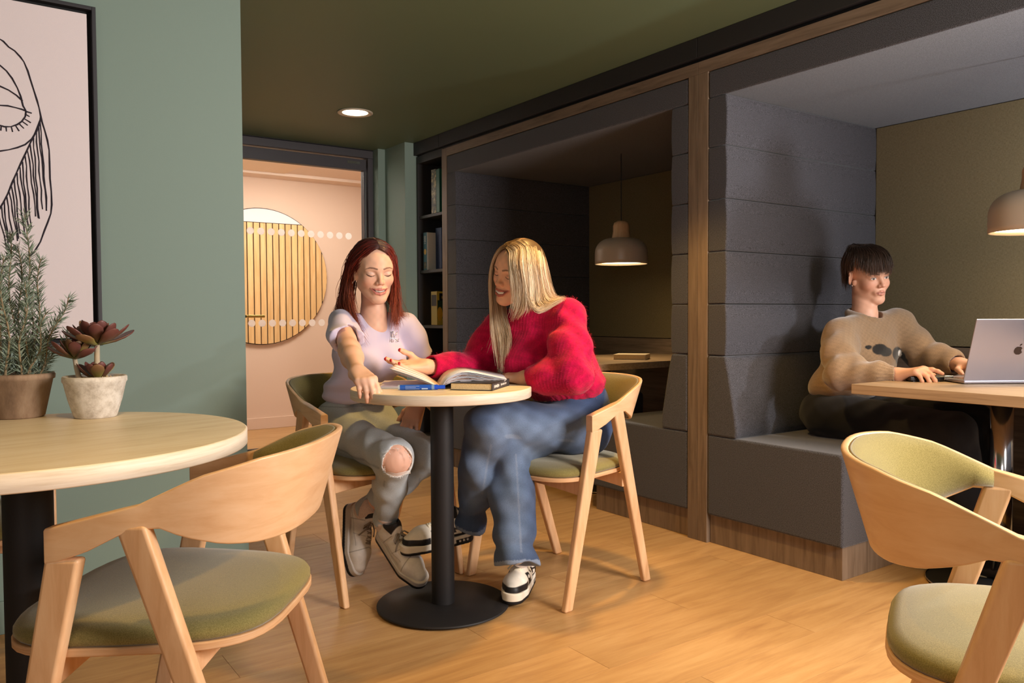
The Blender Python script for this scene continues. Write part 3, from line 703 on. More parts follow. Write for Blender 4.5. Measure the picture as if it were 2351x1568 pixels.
# ---- shoe
def make_shoe(fr, person, base, upcol, sole_fn, lace_mat, lace_n=6, sock=None, sc=1.0):
    def rc2(L, a, b, r1, r2):
        return d_rc(np.concatenate([L[:, :2], np.zeros((len(L), 1))], 1), V(a[0], a[1], 0), V(b[0], b[1], 0), r1, r2)
    def outline(L): return np.minimum(np.minimum(rc2(L, (0, .035), (.004, .185), .035, .046), rc2(L, (.004, .185), (0, .236), .046, .034)), 9)
    s = Shape(); P0 = fr.pt
    for a, b, r1, r2, k in (((0, .040, .052), (0, .125, .050), .035, .038, .02), ((0, .125, .050), (.003, .19, .040), .038, .040, .02), ((.003, .19, .040), (0, .234, .034), .040, .029, .02),
                            ((0, .040, .055), (0, .042, .100), .034, .033, .02), ((0, .075, .085), (0, .060, .118), .026, .022, .015)):
        s.rc(P0(a), P0(b), r1*sc, r2*sc, k)
    s.cut(P0((0, 0, .020)), -fr.dr((0, 0, 1)), .003); s.rc(P0((0, .030, .098)), P0((0, .036, .16)), .026*sc, .030*sc, .006, 's')
    r = .30*sc; c = P0((0, .12, .06))
    v, f = sdf_mesh(s, c-r*.62, c+r*.62, .0022); o = np_obj('shoe', v, f, upcol[0], person, base, upcol[1](fr.loc(v)))
    q = Shape()
    def solef(P):
        L = fr.loc(P); zt = .030+.004*np.cos(L[:, 1]*20); d2 = outline(L); a = np.maximum(d2, 0); b = np.maximum(np.abs(L[:, 2]-zt/2)-zt/2, 0)
        return (np.where((d2 < 0) & (b == 0), np.maximum(d2, np.abs(L[:, 2]-zt/2)-zt/2), np.sqrt(a*a+b*b))-.0025)*sc
    q.fn(solef); v, f = sdf_mesh(q, c-r*.62, c+r*.62, .0025); np_obj('sole', v, f, sole_fn[0], o, base, sole_fn[1](fr.loc(v)))
    mb = MB()
    zt = lambda y: float(np.interp(y, [.07, .10, .125, .15, .175], [.108, .0935, .0895, .0865, .082]))+.001
    ys = np.linspace(.088, .165, lace_n)
    for i in range(lace_n):
        for sgn in (1, -1):
            y0, y1 = ys[i], ys[min(i+1, lace_n-1)] if i < lace_n-1 else ys[i]
            mb.tube([P0((sgn*.020, y0, zt(y0)-.010)), P0((sgn*.008, y0*.7+y1*.3, zt(y0*.7+y1*.3)+.001)), P0((-sgn*.008, y0*.3+y1*.7, zt(y0*.3+y1*.7)+.001)), P0((-sgn*.020, y1, zt(y1)-.010))], .0028*sc, 5)
    for sgn in (1, -1):
        mb.tube([P0((0, .088, .105)), P0((sgn*.018, .094, .112)), P0((sgn*.033, .104, .100)), P0((sgn*.030, .112, .090)), P0((sgn*.012, .098, .102)), P0((0, .090, .105))], .0030*sc, 5)
        mb.tube([P0((0, .090, .105)), P0((sgn*.022, .115, .099)), P0((sgn*.042, .135, .076))], .0028*sc, 5)
    me = bpy.data.meshes.new('laces'); me.from_pydata([tuple(V(*p)-V(*base)) for p in mb.v], [], mb.f); me.materials.append(lace_mat); me.polygons.foreach_set('use_smooth', np.ones(len(me.polygons), bool)); link('laces', me, o)
    return o
# ------------------------------------------------------------------ people: shared
lin = lambda r, g, b: V(*srgb(r, g, b)[:3])
M['skin'] = col_mat('skin', .48, .35, .06, 0, .04, 500)
M['tee'] = col_mat('lilac_jersey', .9, .2, 0, .2, .15, 900)
M['denim'] = col_mat('denim', .9, .2, 0, .15, .6, 900, .26, 650)
M['hair'] = col_mat('hair', .42, .5)
M['knit'] = col_mat('red_knit', .95, .2, 0, .12, .20, 260, .16, 160, ('Y', 27))
M['knit2'] = col_mat('brown_knit', .95, .2, 0, .5, .5, 420, .16, 300)
M['shoeup'] = col_mat('shoe_leather', .5, .4, 0, 0, .05, 300, .06, 60)
M['shoesole'] = col_mat('shoe_sole', .6, .3)
M['sock'] = fabric('pale_sock', srgb(214, 190, 178), srgb(232, 212, 200), 300)
M['lace_grey'] = plain('grey_lace', srgb(150, 138, 124), .9)
M['lace_cream'] = plain('cream_lace', srgb(240, 230, 205), .9)
M['teeth'] = plain('teeth', srgb(238, 230, 218), .25)
def tube_obj(name, mb, mat, parent, base):
    me = bpy.data.meshes.new(name); me.from_pydata([tuple(V(*p)-V(*base)) for p in mb.v], [], mb.f); me.materials.append(mat)
    me.polygons.foreach_set('use_smooth', np.ones(len(me.polygons), bool)); return link(name, me, parent)
def bounds(pts, m): p = np.array(pts); return p.min(0)-m, p.max(0)+m
def skin_piece(shape, pts, m, h, color):
    lo, hi = bounds(pts, m); v, f = sdf_mesh(shape, lo, hi, h); return v, f, color(v)
def cloth(name, shape, pts, m, h, color, mat, parent, base):
    lo, hi = bounds(pts, m); v, f = sdf_mesh(shape, lo, hi, h); return np_obj(name, v, f, mat, parent, base, color(v))
def person(pieces, label, base):
    n = 0; vs = []; fs = []; cs = []
    for v, f, c in pieces: vs.append(v); fs.append(f+n); cs.append(c); n += len(v)
    o = np_obj('person', np.concatenate(vs), np.concatenate(fs), M['skin'], None, base, np.concatenate(cs)); return tag(o, label, 'person')
def arm_pieces(S, E, W, rs, hand_fr, side, curls, skin, thumb=None, spread=(.10, .02, -.06, -.16), nail=None, h=.0025, start=.0):
    s = Shape(); s.rc(S, E, rs[0], rs[1], .03); mid = V(*E)+(V(*W)-V(*E))*.35; s.chain([E, mid, W], [rs[1], rs[2], rs[3]], .03)
    s.rc(W, hand_fr.pt((0, .02, 0)), rs[3]*.98, .020*hand_fr.sc, .02)
    kw = {'thumb': thumb} if thumb else {}
    tips = hand_prims(s, hand_fr, side, curls, spread, **kw)
    def colr(P):
        C = np.tile(V(*skin), (len(P), 1)); C = C*(1+.05*np.sin(P[:, :1]*90+P[:, 2:]*70))
        for t, d in tips: C = mix_col(C, .35*np.exp(-(np.linalg.norm(P-t, axis=1)/.012)**2), V(*skin)*V(1.05, .78, .72))
        if nail is not None: C = nail_color(P, C, tips, nail)
        return np.clip(C, 0, 1)
    v, f, c = skin_piece(s, [S, E, W, hand_fr.pt((0, .1, 0))]+[t for t, d in tips], .06, h, colr)
    return v, f, c
def soft(x, w=.0012): return sm01(x, -w, w)          # smooth step for painted panel edges
def sneaker_white(L):
    x, y, z = L.T; C = np.tile(lin(232, 226, 220), (len(L), 1)); ln = lin(160, 152, 146)
    C = mix_col(C, soft(z-.100+.1*(y-.05))*soft(.078-y), lin(34, 32, 36)); C = mix_col(C, (1-soft(np.abs(y-.178-.25*np.abs(x))-.0016))*.9, ln)
    C = mix_col(C, (1-soft(np.abs(y-.066-.35*(z-.05))-.0016))*soft(.096-z)*.9, ln); C = mix_col(C, (1-soft(np.abs(z-.052-.10*(y-.1))-.0014))*soft(.17-y)*.7, ln)
    C = mix_col(C, (1-soft(np.abs(y-.125-.5*(z-.06))-.0014))*soft(z-.05)*soft(np.abs(x)-.016)*.7, ln); return C
def sole_dark(L): return mix_col(np.tile(lin(206, 198, 190), (len(L), 1)), soft(.013-L[:, 2]), lin(34, 33, 36))
def sneaker_bw(L):
    x, y, z = L.T; C = np.tile(lin(240, 233, 218), (len(L), 1)); blk = lin(26, 25, 27); ax = np.abs(x)
    C = mix_col(C, soft(.053-z)*soft(y-.168), blk); C = mix_col(C, soft(.052-y)*soft(.080-z), blk); C = mix_col(C, (1-soft(np.abs(y-.148-.2*(z-.05))-.011))*soft(.074-z), blk)
    C = mix_col(C, (1-soft(np.abs(y-.088-.3*(z-.08))-.009))*soft(ax-.014)*soft(z-.05), blk); C = mix_col(C, soft(.044-z)*soft(.14-y), blk); C = mix_col(C, soft(z-.100)*soft(y-.060), blk)
    C = mix_col(C, (1-soft(np.abs(z-.068-.15*(y-.1))-.0035))*soft(.13-y), blk); C = mix_col(C, (1-soft(((y-.148)/.006)**2+((z-.060)/.006)**2-1, .3)), lin(225, 220, 210)); return C
def sole_white(L):
    y, z = L[:, 1], L[:, 2]; C = np.tile(lin(238, 230, 214), (len(L), 1)); C = mix_col(C, soft(.009-z), lin(26, 25, 27)); C = mix_col(C, soft(.075-y)*soft(.022-z), lin(26, 25, 27))
    for q in (.030, .045, .060): C = mix_col(C, 1-soft(((y-q)/.004)**2+((z-.014)/.004)**2-1, .3), lin(225, 220, 210))
    return C
def trace(shape, p0, d, n=60):
    p = V(*p0); d = nrm(d)
    for _ in range(n):
        e = float(shape(p[None])[0])
        if e < 2e-4: break
        p = p+d*min(e, .05)*.8
    return p
def limb_cut(shape, A_, d_, off, rad=.13):
    A_, d_ = V(*A_), nrm(d_); shape.fn(lambda P: np.where(np.linalg.norm(P-A_, axis=1) < rad, (P-(A_+d_*off)) @ d_, -1.0), .003, 'i')
def sleeve(pts, rs, hollow, k=.035, deep=.045):
    """tube of cloth along pts, open at its last point"""
    a = Shape().chain(pts, rs, k); e, d_ = V(*pts[-1]), nrm(V(*pts[-1])-V(*pts[-2]))
    a.cut(e+d_*.004, d_, .003); a.rc(e-d_*deep, e+d_*.06, hollow, hollow*1.25, .003, 's'); return a
# ------------------------------------------------------------------ red-haired woman
def woman_one():
    PX = pixel_point
    base = (1.30, 2.85, 0); skin = lin(232, 184, 156)
    H = euler_frame((1.311, 2.755, 1.166), 259.5, -11, -1.8, .955)
    SR, SL = PX(785, 744, 3.00), PX(927, 744, 3.15); NB = (SR+SL)/2+V(-.008, -.02, .035)
    hd, hcol, teeth = make_head(H, [(NB+V(0, 0, .015), .046), (NB+V(0, .01, -.05), .058)], dict(skin=skin, lip=lin(204, 124, 114), brow=lin(92, 58, 48), lash=lin(40, 26, 24), blush=lin(226, 150, 128), smile=1.0, open=.0050, lidcol=lin(206, 188, 182), lidamt=.55, ears=(1, -1), neckw=.92, jaw=.92))
    pieces = [skin_piece(hd, [H.o, NB], .15, .0021, hcol)]
    W = PX(821, 856, 2.575); HR = frame_yz(W, PX(846, 879, 2.488)-W, nrm(cU-cF*.2-cR*.1), .95)
    ER = ik(SR, W, .250, .220, cF*.8-cU*.5-cR*.2)
    pieces.append(arm_pieces(SR, ER, W, (.040, .034, .033, .0235), HR, -1, [(.85, .45, .20), (.95, .40, .22), (1.0, .40, .22), (1.0, .42, .25)], skin, (V(.55, .75, -.75), V(.2, .6, -.9)), (.02, 0, -.02, -.06)))
    WL = PX(962, 922, 3.04); EL = ik(SL, WL, .265, .235, (.6, .3, -.5)); HL = frame_yz(WL, PX(940, 972, 3.0)-WL, nrm(-cF*.8-cR*.3+cU*.3), .92)
    pieces.append(arm_pieces(SL, EL, WL, (.040, .034, .031, .0235), HL, 1, [(.25, .4, .3)]*4, skin*V(.95, .88, .84)))
    hipR, hipL = V(1.215, 2.90, .555), V(1.375, 2.925, .555); KR, KL = PX(906, 1052, 2.735), PX(985, 1046, 2.90); AR, AL = PX(884, 1196, 2.94), PX(836, 1176, 3.05)
    low = Shape().chain([hipR, KR, AR], [.075, .056, .026], .03).chain([hipL, KL, AL], [.075, .050, .026], .03).rc((hipR+hipL)/2+V(0, .02, 0), NB+V(0, .03, -.16), .07, .045, .05).rc(SR, SL, .035, .035, .03)
    pieces.append(skin_piece(low, [hipR, hipL, KR, KL, AR, AL, NB, SR, SL], .13, .010, lambda P: np.tile(lin(228, 180, 156), (len(P), 1))))
    p = person(pieces, 'woman with long red hair in lilac T-shirt and ripped pale jeans at the small table', base)
    tm = MB(); tm.tube(teeth, [.0012, .0034, .0040, .0034, .0012], 6); tube_obj('teeth', tm, M['teeth'], p, base)
    # T-shirt
    ax = nrm(SR-SL)*V(1, 1, 0); R = frame_yz((0, 0, 0), np.cross(V(0, 0, 1), nrm(ax)), V(0, 0, 1)).R
    if R[1] @ cF > 0: R = np.array([-R[0], -R[1], R[2]])
    ch = (SR+SL)/2; wst = V(1.295, 2.90, .70)
    s = Shape(); s.el(ch+V(0, .012, -.105), (.134, .080, .12), .05, R).el(lerp(ch, wst, .62), (.116, .082, .14), .06, R).el(wst, (.130, .096, .07), .06, R).rc(SR+V(0, 0, -.004), SL+V(0, 0, -.004), .046, .046, .05)
    for x in (-1, 1): s.el(ch+R[0]*x*.052+R[1]*.056+V(0, 0, -.140), (.046, .032, .046), .05, R)
    uR, uL = nrm(ER-SR), nrm(EL-SL)
    t = Shape(); t.fn(s); t.fn(sleeve([SR, SR+uR*.07, SR+uR*.155], [.050, .055, .058], .042, .035, .012), .025); t.fn(sleeve([SL, SL+uL*.07, SL+uL*.155], [.050, .053, .056], .041, .035, .012), .025)
    t.cut((1.30, 2.90, .665), (0, 0, -1), .01)
    t.rc(NB+H.R[1]*.02+V(0, 0, .12), NB+R[1]*.030+V(0, 0, .030), .080, .050, .006, 's')
    ap = SR+uR*.11+V(0, 0, -.05)
    t.disp(folds(.0048, (.3, .2, .9), 44, .4)).disp(folds(.0046, R[0]*.8+V(0, 0, .5), 34, 1.7)).disp(lambda P: .006*np.sin(P[:, 2]*105+3*np.sin(P @ R[0]*14))*sm01(-P[:, 2], -.80, -.69))
    t.disp(lambda P: .0035*np.sin(np.arctan2((P-ap) @ R[0], P[:, 2]-ap[2])*9+np.linalg.norm(P-ap, axis=1)*30)*np.exp(-(np.linalg.norm(P-ap, axis=1)/.13)**2)*sm01(np.linalg.norm(P-ap, axis=1), .03, .07))
    cloth('t_shirt', t, [SR, SL, ch, V(1.30, 2.9, .68), SR+uR*.2, SL+uL*.2], .16, .0042, lambda P: np.tile(lin(212, 201, 224), (len(P), 1)), M['tee'], p, base)
    mg = MB(); c0 = PX(874, 772, 2.75); mr, mu = cR, cU
    def stroke(pts): mg.tube([trace(t, c0+mr*a*.001+mu*b*.001, cF)-cF*.0012 for a, b in pts], .0016, 5)
    for pts in (((-13, 20), (-13, 4), (-13, -20)), ((-8, 20), (-8, -20)), ((-3, 20), (-3, 0), (-3, -20)), ((9, 20), (2, 4), (-2, 0)), ((-2, 0), (4, -8), (10, -20)), ((2, -8), (14, -18)), ((14, -8), (4, -20)), ((-15, 20), (-5, 20)), ((-15, -20), (-5, -20))): stroke(pts)
    tube_obj('chest_monogram', mg, plain('silver_foil', (.78, .76, .78, 1), .22, .9), p, base)
    # jeans
    j = Shape(); j.el((1.295, 2.915, .60), (.158, .118, .095), .04, R).rc(hipR, KR, .086, .062, .05).rc(hipL, KL, .084, .060, .05)
    cR_ = KR+(AR-KR)*.42; cL_ = KL+(AL-KL)*.42; bk = nrm(V(.3, .8, 0))*.012
    j.chain([KR, cR_+bk, AR], [.060, .056, .040], .03).chain([KL, cL_+bk, AL], [.058, .054, .040], .03)
    j.cut((1.30, 2.9, .692), (0, 0, 1), .004)
    jj = Shape(); jj.fn(j); dn, dn2 = nrm(AR-KR), nrm(AL-KL); limb_cut(jj, AR, dn, -.005); limb_cut(jj, AL, dn2, -.005)
    kc = KR+V(-.010, -.044, -.004)
    jj.el(kc, (.050, .056, .052), .002, None, 's')
    lp = (hipR+hipL)/2+V(0, -.05, .06)
    jj.disp(folds(.0045, dn+V(.2, 0, .1), 62, .2)).disp(folds(.0035, (.7, .5, -.3), 52, 2.2)).disp(lump(.002, 70))
    jj.disp(lambda P: .006*np.sin((P-lp) @ nrm(V(.5, -.2, .8))*85+2*np.sin(P[:, 0]*25))*np.exp(-(np.linalg.norm(P-lp, axis=1)/.11)**2))
    def jcol(P):
        C = np.tile(lin(186, 194, 198), (len(P), 1)); C = C*(1+.06*np.sin(P[:, :1]*60)*np.sin(P[:, 2:]*48))
        rgt = d_rc(P, hipR+V(-.075, -.02, -.03), KR+V(-.058, -.0, -.025), .001, .001); C = mix_col(C, (1-sm01(rgt, .003, .007))*.55, lin(120, 128, 138))
        for K_, A_, o_ in ((KR, AR, -.022), (KL, AL, -.02)): C = mix_col(C, (1-sm01(np.abs((P-K_) @ nrm(cR-dn*(cR @ dn))-o_), .0012, .0035))*((P-K_) @ dn > .06)*(np.linalg.norm(P-(K_+A_)/2, axis=1) < .2)*((P-K_) @ cF < .02)*.55, lin(126, 134, 146))
        dk = np.abs(d_el(P, kc, V(.050, .056, .052))); C = mix_col(C, 1-sm01(dk, .002, .006), lin(232, 230, 226))
        C = mix_col(C, (1-sm01(np.abs(P[:, 2]-.655), .001, .003))*.6, lin(140, 146, 150)); return C
    cloth('jeans', jj, [hipR, hipL, KR, KL, AR, AL, V(1.30, 2.92, .66)], .13, .0044, jcol, M['denim'], p, base)
    th = MB(); kd = nrm(V(0, 0, 1)-KR); ku = nrm(KR-V(0, 0, 1)); vx = cR; vy = cU
    for q in range(3):
        z = -.026+.004*q; th.tube([kc-cF*.030+vx*-.046+vy*(z-.010), kc-cF*.040+vy*(z-.017), kc-cF*.030+vx*.046+vy*(z-.007)], .0010, 4)
    for q in range(60):
        u = random.random()*6.28; b = kc-cF*.022+vx*.046*math.cos(u)+vy*.048*math.sin(u); th.tube([b, b-cF*.004+vx*random.gauss(0, .004)+vy*random.gauss(-.002, .004)], .0007, 4)
    tube_obj('frayed_threads', th, plain('thread', srgb(235, 232, 226), .9), p, base)
    for A_, K_, fr in ((AR, KR, frame_yz(PX(872, 1222, 2.985), nrm(PX(946, 1318, 2.90)-PX(866, 1216, 3.0)), nrm(-cF*.62+cU*.55+cR*.35))), (AL, KL, frame_yz(PX(802, 1158, 3.10), nrm(PX(810, 1322, 3.0)-PX(802, 1158, 3.10)), nrm(cR*.9-cF*.55+cU*.1)))):
        make_shoe(fr, p, base, (M['shoeup'], sneaker_white), (M['shoesole'], sole_dark), M['lace_grey'])
        k = Shape().chain([A_+(K_-A_)*.10, A_, fr.pt((0, .04, .06))], [.039, .037, .036], .02).disp(folds(.002, K_-A_, 220, .3, .5)); v, f = sdf_mesh(k, *bounds([A_, fr.pt((0, .04, .06)), A_+(K_-A_)*.1], .06), .004); np_obj('sock', v, f, M['sock'], p, base)
    # hair
    cap = Shape(); cap.el(H.pt((0, -.016, .034)), (.0800, .098, .090), .01, H.R); cap.el(H.pt((.006, -.055, -.030)), (.084, .055, .125), .04, H.R)
    def hairline(P):
        L = H.loc(P); ax_ = np.abs(L[:, 0]); zf = .070-1.1*np.clip(ax_-.022, 0, .1); return np.maximum(L[:, 1]-.010, zf-L[:, 2])*.7
    cap.fn(hairline, .006, 'i')
    v, f = sdf_mesh(cap, *bounds([H.o], .16), .0028); Lc = H.loc(v)
    cc = mix_col(np.tile(lin(58, 26, 24), (len(v), 1)), (1-sm01(np.abs(Lc[:, 0]), .0012, .003))*(Lc[:, 1] > -.02)*(Lc[:, 2] > .08), lin(180, 130, 110))
    hp = np_obj('hair', v, f, M['hair'], p, base, cc)
    def g(*pts): return [H.pt(q) for q in pts]
    rng = np.random.default_rng(3)
    root, redc, tipc = lin(66, 32, 32), lin(132, 42, 28), lin(188, 96, 54)
    def colf(t, u, rg):
        b = (.72+.35*math.sin(u*85+2*math.sin(u*31)))*(.85+.5*rg.random()); c = root[None]*(1-sm01(t, .02, .36))[:, None]+redc[None]*sm01(t, .02, .36)[:, None]; k = sm01(t, .5, 1.0)[:, None]*(.35+.65*rg.random()); c = c*(1-k)+tipc[None]*k; return np.clip(c*b, 0, 1)
    gr = [g((.001, .074, .098), (.022, .076, .090), (.047, .062, .066), (.066, .038, .030), (.078, .004, -.006), (.088, -.018, -.06), (.084, .020, -.13), (.056, .066, -.22)),
          g((.001, .066, .108), (.030, .062, .100), (.060, .040, .070), (.078, .006, .034), (.088, -.026, -.01), (.093, -.022, -.075), (.086, .024, -.155), (.056, .072, -.235)),
          g((.001, .045, .118), (.035, .036, .112), (.069, .006, .078), (.085, -.026, .03), (.093, -.038, -.04), (.098, -.028, -.11), (.088, .036, -.19), (.046, .084, -.275)),
          g((.001, .010, .124), (.040, .000, .116), (.076, -.030, .070), (.091, -.050, .01), (.099, -.056, -.07), (.106, -.040, -.14), (.098, .022, -.21), (.064, .078, -.275)),
          g((.001, -.040, .120), (.045, -.055, .106), (.077, -.070, .050), (.093, -.080, -.02), (.106, -.082, -.10), (.118, -.072, -.17), (.128, -.050, -.23), (.112, .0, -.28)),
          g((.001, -.080, .093), (.040, -.100, .075), (.070, -.112, .02), (.088, -.118, -.05), (.104, -.118, -.12), (.124, -.110, -.18), (.142, -.09, -.24), (.155, -.07, -.285)),
          g((.0, -.100, .06), (.012, -.120, .02), (.028, -.130, -.05), (.040, -.130, -.12), (.052, -.125, -.18), (.06, -.12, -.24), (.07, -.11, -.28))]
    gl_ = [g((-.001, .075, .098), (-.020, .080, .088), (-.043, .068, .062), (-.056, .060, .020), (-.063, .056, -.03), (-.066, .050, -.09), (-.062, .052, -.15), (-.052, .066, -.205)),
           g((-.001, .066, .108), (-.034, .062, .098), (-.060, .044, .066), (-.070, .038, .018), (-.076, .036, -.045), (-.078, .034, -.11), (-.074, .042, -.17), (-.062, .060, -.222)),
           g((-.001, .050, .115), (-.042, .040, .104), (-.070, .020, .064), (-.081, .016, .008), (-.085, .018, -.06), (-.087, .020, -.13), (-.084, .030, -.19), (-.074, .056, -.24)),
           g((-.001, .010, .124), (-.042, .000, .113), (-.077, -.020, .062), (-.089, -.026, .0), (-.094, -.026, -.07), (-.098, -.020, -.13), (-.108, .0, -.17), (-.135, .02, -.19)),
           g((-.001, -.040, .120), (-.045, -.055, .105), (-.079, -.066, .045), (-.090, -.072, -.03), (-.094, -.070, -.10), (-.100, -.062, -.15), (-.120, -.045, -.18), (-.15, -.03, -.185)),
           g((-.0, -.095, .07), (-.035, -.118, .03), (-.060, -.122, -.04), (-.072, -.120, -.10), (-.086, -.115, -.15), (-.11, -.10, -.19), (-.13, -.09, -.21))]
    for gs, n in ((gr, 900), (gl_, 700)):
        v, f, c = hair_mesh(gs, int(n*1.4), 15, .0014, .0042, rng, colf, .7, .12, .26, .010); np_obj('hair_strands', v, f, M['hair'], hp, base, c)['kind'] = 'stuff'
woman_one()
# ------------------------------------------------------------------ blonde woman
def woman_two():
    PX = pixel_point
    base = (1.93, 2.36, 0); skin = lin(236, 184, 150); red = lin(190, 8, 66)
    H = euler_frame((1.702, 2.378, 1.155), 189, -9, 15, .96)
    SN, SF = PX(1302, 728, 2.86), PX(1150, 752, 3.03); mid = (SN+SF)/2; NB = mid+V(-.005, 0, .035)
    hd, hcol, teeth = make_head(H, [(lerp(H.pt((0, -.03, -.08)), NB, .5), .047), (NB, .052), (mid+V(.02, 0, -.06), .07)], dict(skin=skin, lip=lin(176, 92, 78), brow=lin(96, 66, 44), lash=lin(30, 20, 18), blush=lin(214, 130, 96), smile=1.15, open=.0075, lidcol=lin(170, 120, 96), lidamt=.5, neckw=.9))
    pieces = [skin_piece(hd, [H.o, NB], .15, .0021, hcol)]
    EN = PX(1316, 862, 2.72); WN = PX(1206, 868, 2.805); EF = PX(1092, 846, 3.03); WF = PX(978, 842, 2.86)
    HN = frame_yz(WN, PX(1120, 862, 2.90)-WN, nrm(V(0, 0, 1)-cF*.25), .92)
    nail = lin(190, 30, 34)
    pieces.append(arm_pieces(lerp(SN, EN, .6), EN, WN, (.04, .036, .032, .0245), HN, 1, [(.10, .2, .15)]*4, skin, (V(.8, .5, -.3), V(.6, .8, -.2)), nail=nail))
    HF = frame_yz(WF, PX(930, 838, 2.82)-WF, nrm(V(0, 0, -1)+cF*.35), .92)
    pieces.append(arm_pieces(lerp(SF, EF, .6), EF, WF, (.04, .036, .032, .0245), HF, -1, [(-.05, .25, .2), (.0, .25, .2), (.05, .3, .2), (.1, .3, .2)], skin, (V(.35, .75, -.55), V(.0, 1.0, -.30)), nail=nail))
    hipN, hipF = V(1.93, 2.27, .575), V(1.93, 2.45, .555); KN, KF = PX(1120, 975, 2.76), PX(1172, 1040, 2.83); AN, AF = PX(1082, 1188, 2.92), PX(1184, 1268, 2.72)
    low = Shape().chain([hipN, KN, AN], [.07, .05, .034], .03).chain([hipF, KF, AF], [.07, .05, .034], .03).rc((hipN+hipF)/2, mid+V(.05, 0, -.12), .08, .05, .05).rc(SN, SF, .04, .04, .03).rc(SN, EN, .04, .035, .03).rc(SF, EF, .04, .035, .03)
    pieces.append(skin_piece(low, [hipN, hipF, KN, KF, AN, AF, NB, SN, SF, EN], .13, .010, lambda P: np.tile(skin, (len(P), 1))))
    p = person(pieces, 'blonde woman in fuzzy red sweater and dark jeans at the small table', base)
    tm = MB(); tm.tube(teeth, [.0014, .0052, .0060, .0052, .0014], 6); tube_obj('teeth', tm, M['teeth'], p, base)
    # sweater
    R = frame_yz((0, 0, 0), V(-.94, -.30, 0), V(0, 0, 1)).R
    wst = V(1.925, 2.352, .745)
    s = Shape(); s.el(mid+V(.045, 0, -.10), (.162, .125, .135), .06, R).el(lerp(mid+V(.03, 0, -.1), wst, .6), (.150, .130, .14), .06, R).el(wst+V(-.015, 0, -.015), (.160, .140, .085), .06, R).rc(SN, SF, .062, .058, .06)
    s.el(mid+R[1]*.075+V(0, 0, -.14), (.10, .06, .06), .06, R)
    s.chain([NB+V(.005, 0, -.02), lerp(NB, H.pt((0, -.03, -.08)), .55)], [.072, .063], .02)
    uN, uF = nrm(WN-EN), nrm(WF-EF); hb = nrm(V(-.16, 0, 1.0))
    t = Shape(); t.fn(s); tc = Shape(); tc.fn(s); tc.cut(V(1.93, 2.35, .684), -hb, .012); t = tc
    t.rc(lerp(NB, H.pt((0, -.03, -.08)), .45), H.pt((0, -.03, -.06)), .056, .07, .004, 's')
    t.fn(sleeve([SN+V(0, 0, -.006), lerp(SN, EN, .55), EN, lerp(EN, WN, .5), lerp(EN, WN, .86)], [.064, .068, .062, .055, .045], .034), .035)
    t.fn(sleeve([SF, lerp(SF, EF, .5), EF, lerp(EF, WF, .5), lerp(EF, WF, .90)], [.062, .066, .064, .054, .042], .032), .035)
    ap = lerp(SN, EN, .45)+R[1]*.06; el_ = EN
    t.disp(folds(.0050, (.5, .2, .8), 34, .9)).disp(lump(.003, 55, .4))
    t.disp(lambda P: .007*np.sin((P-ap) @ nrm(V(.75, .1, .35))*75+1.5*np.sin(P[:, 2]*25))*np.exp(-(np.linalg.norm(P-ap, axis=1)/.12)**2))
    t.disp(lambda P: .006*np.sin((P-EN) @ nrm(V(-.3, .2, 1))*70)*np.exp(-(np.linalg.norm(P-EN, axis=1)/.10)**2))
    t.disp(lambda P: .012*sm01(-((P-V(1.93, 2.35, .735)) @ hb), -.012, .02)*np.exp(-(np.linalg.norm(P-V(1.93, 2.35, .70), axis=1)/.25)**6))
    t.disp(lambda P: -.0012*np.sin((P @ R[0])*330)*(np.abs((P-V(1.93, 2.35, .715)) @ hb) < .025))
    def rcol(P):
        C = np.tile(red, (len(P), 1)); C = C*(1+.18*np.sin(P[:, :1]*130+2*np.sin(P[:, 2:]*60))*np.sin(P[:, 2:]*90+P[:, 1:2]*40)); return np.clip(C, 0, 1)
    sw = cloth('sweater', t, [SN, SF, EN, EF, WN, WF, wst, V(2.02, 2.4, .70)], .15, .0046, rcol, M['knit'], p, base)
    # mohair fuzz: short fine fibres standing off the knit
    me = sw.data; nv = len(me.vertices); co = np.empty(nv*3); no = np.empty(nv*3); me.vertices.foreach_get('co', co); me.vertex_normals.foreach_get('vector', no) if hasattr(me, 'vertex_normals') else me.vertices.foreach_get('normal', no)
    co = co.reshape(-1, 3); no = no.reshape(-1, 3); rng = np.random.default_rng(5); pick = rng.choice(nv, 9000)
    a = co[pick]; n_ = no[pick]; tn = np.cross(n_, rng.normal(0, 1, (9000, 3))); tn /= np.linalg.norm(tn, axis=1)[:, None]+1e-9; L = (.005+.008*rng.random(9000)**2)[:, None]
    b = a+n_*L*.6+tn*L*.6; c = b+n_*L*.2+tn*L*.7; wv = np.cross(n_, tn)*.00022
    vv = np.stack([a-wv, a+wv, b+wv, b-wv, c], 1).reshape(-1, 3); k = np.arange(9000)[:, None]*5
    fz = bpy.data.meshes.new('fuzz'); fz.from_pydata(vv.tolist(), [], [tuple(x) for x in (k+np.array([0, 1, 2, 3])).tolist()]+[tuple(x) for x in (k+np.array([3, 2, 4])).tolist()]); fz.materials.append(plain('mohair', srgb(200, 24, 62), .9)); link('fuzz', fz, sw)['kind'] = 'stuff'
    # jeans
    dN, dF = nrm(AN-KN), nrm(AF-KF)
    j = Shape(); j.el((1.935, 2.36, .60), (.165, .135, .105), .05, R).el((1.935, 2.355, .68), (.150, .120, .09), .04, R).rc(hipN, KN, .098, .076, .05).rc(hipF, KF, .088, .072, .05)
    j.chain([KN, lerp(KN, AN, .45), lerp(KN, AN, .78), lerp(KN, AN, .90), AN+dN*.018], [.078, .076, .060, .044, .066], .014); j.chain([KF, lerp(KF, AF, .5), lerp(KF, AF, .80), lerp(KF, AF, .93), AF+dF*.040], [.074, .078, .066, .040, .078], .012)
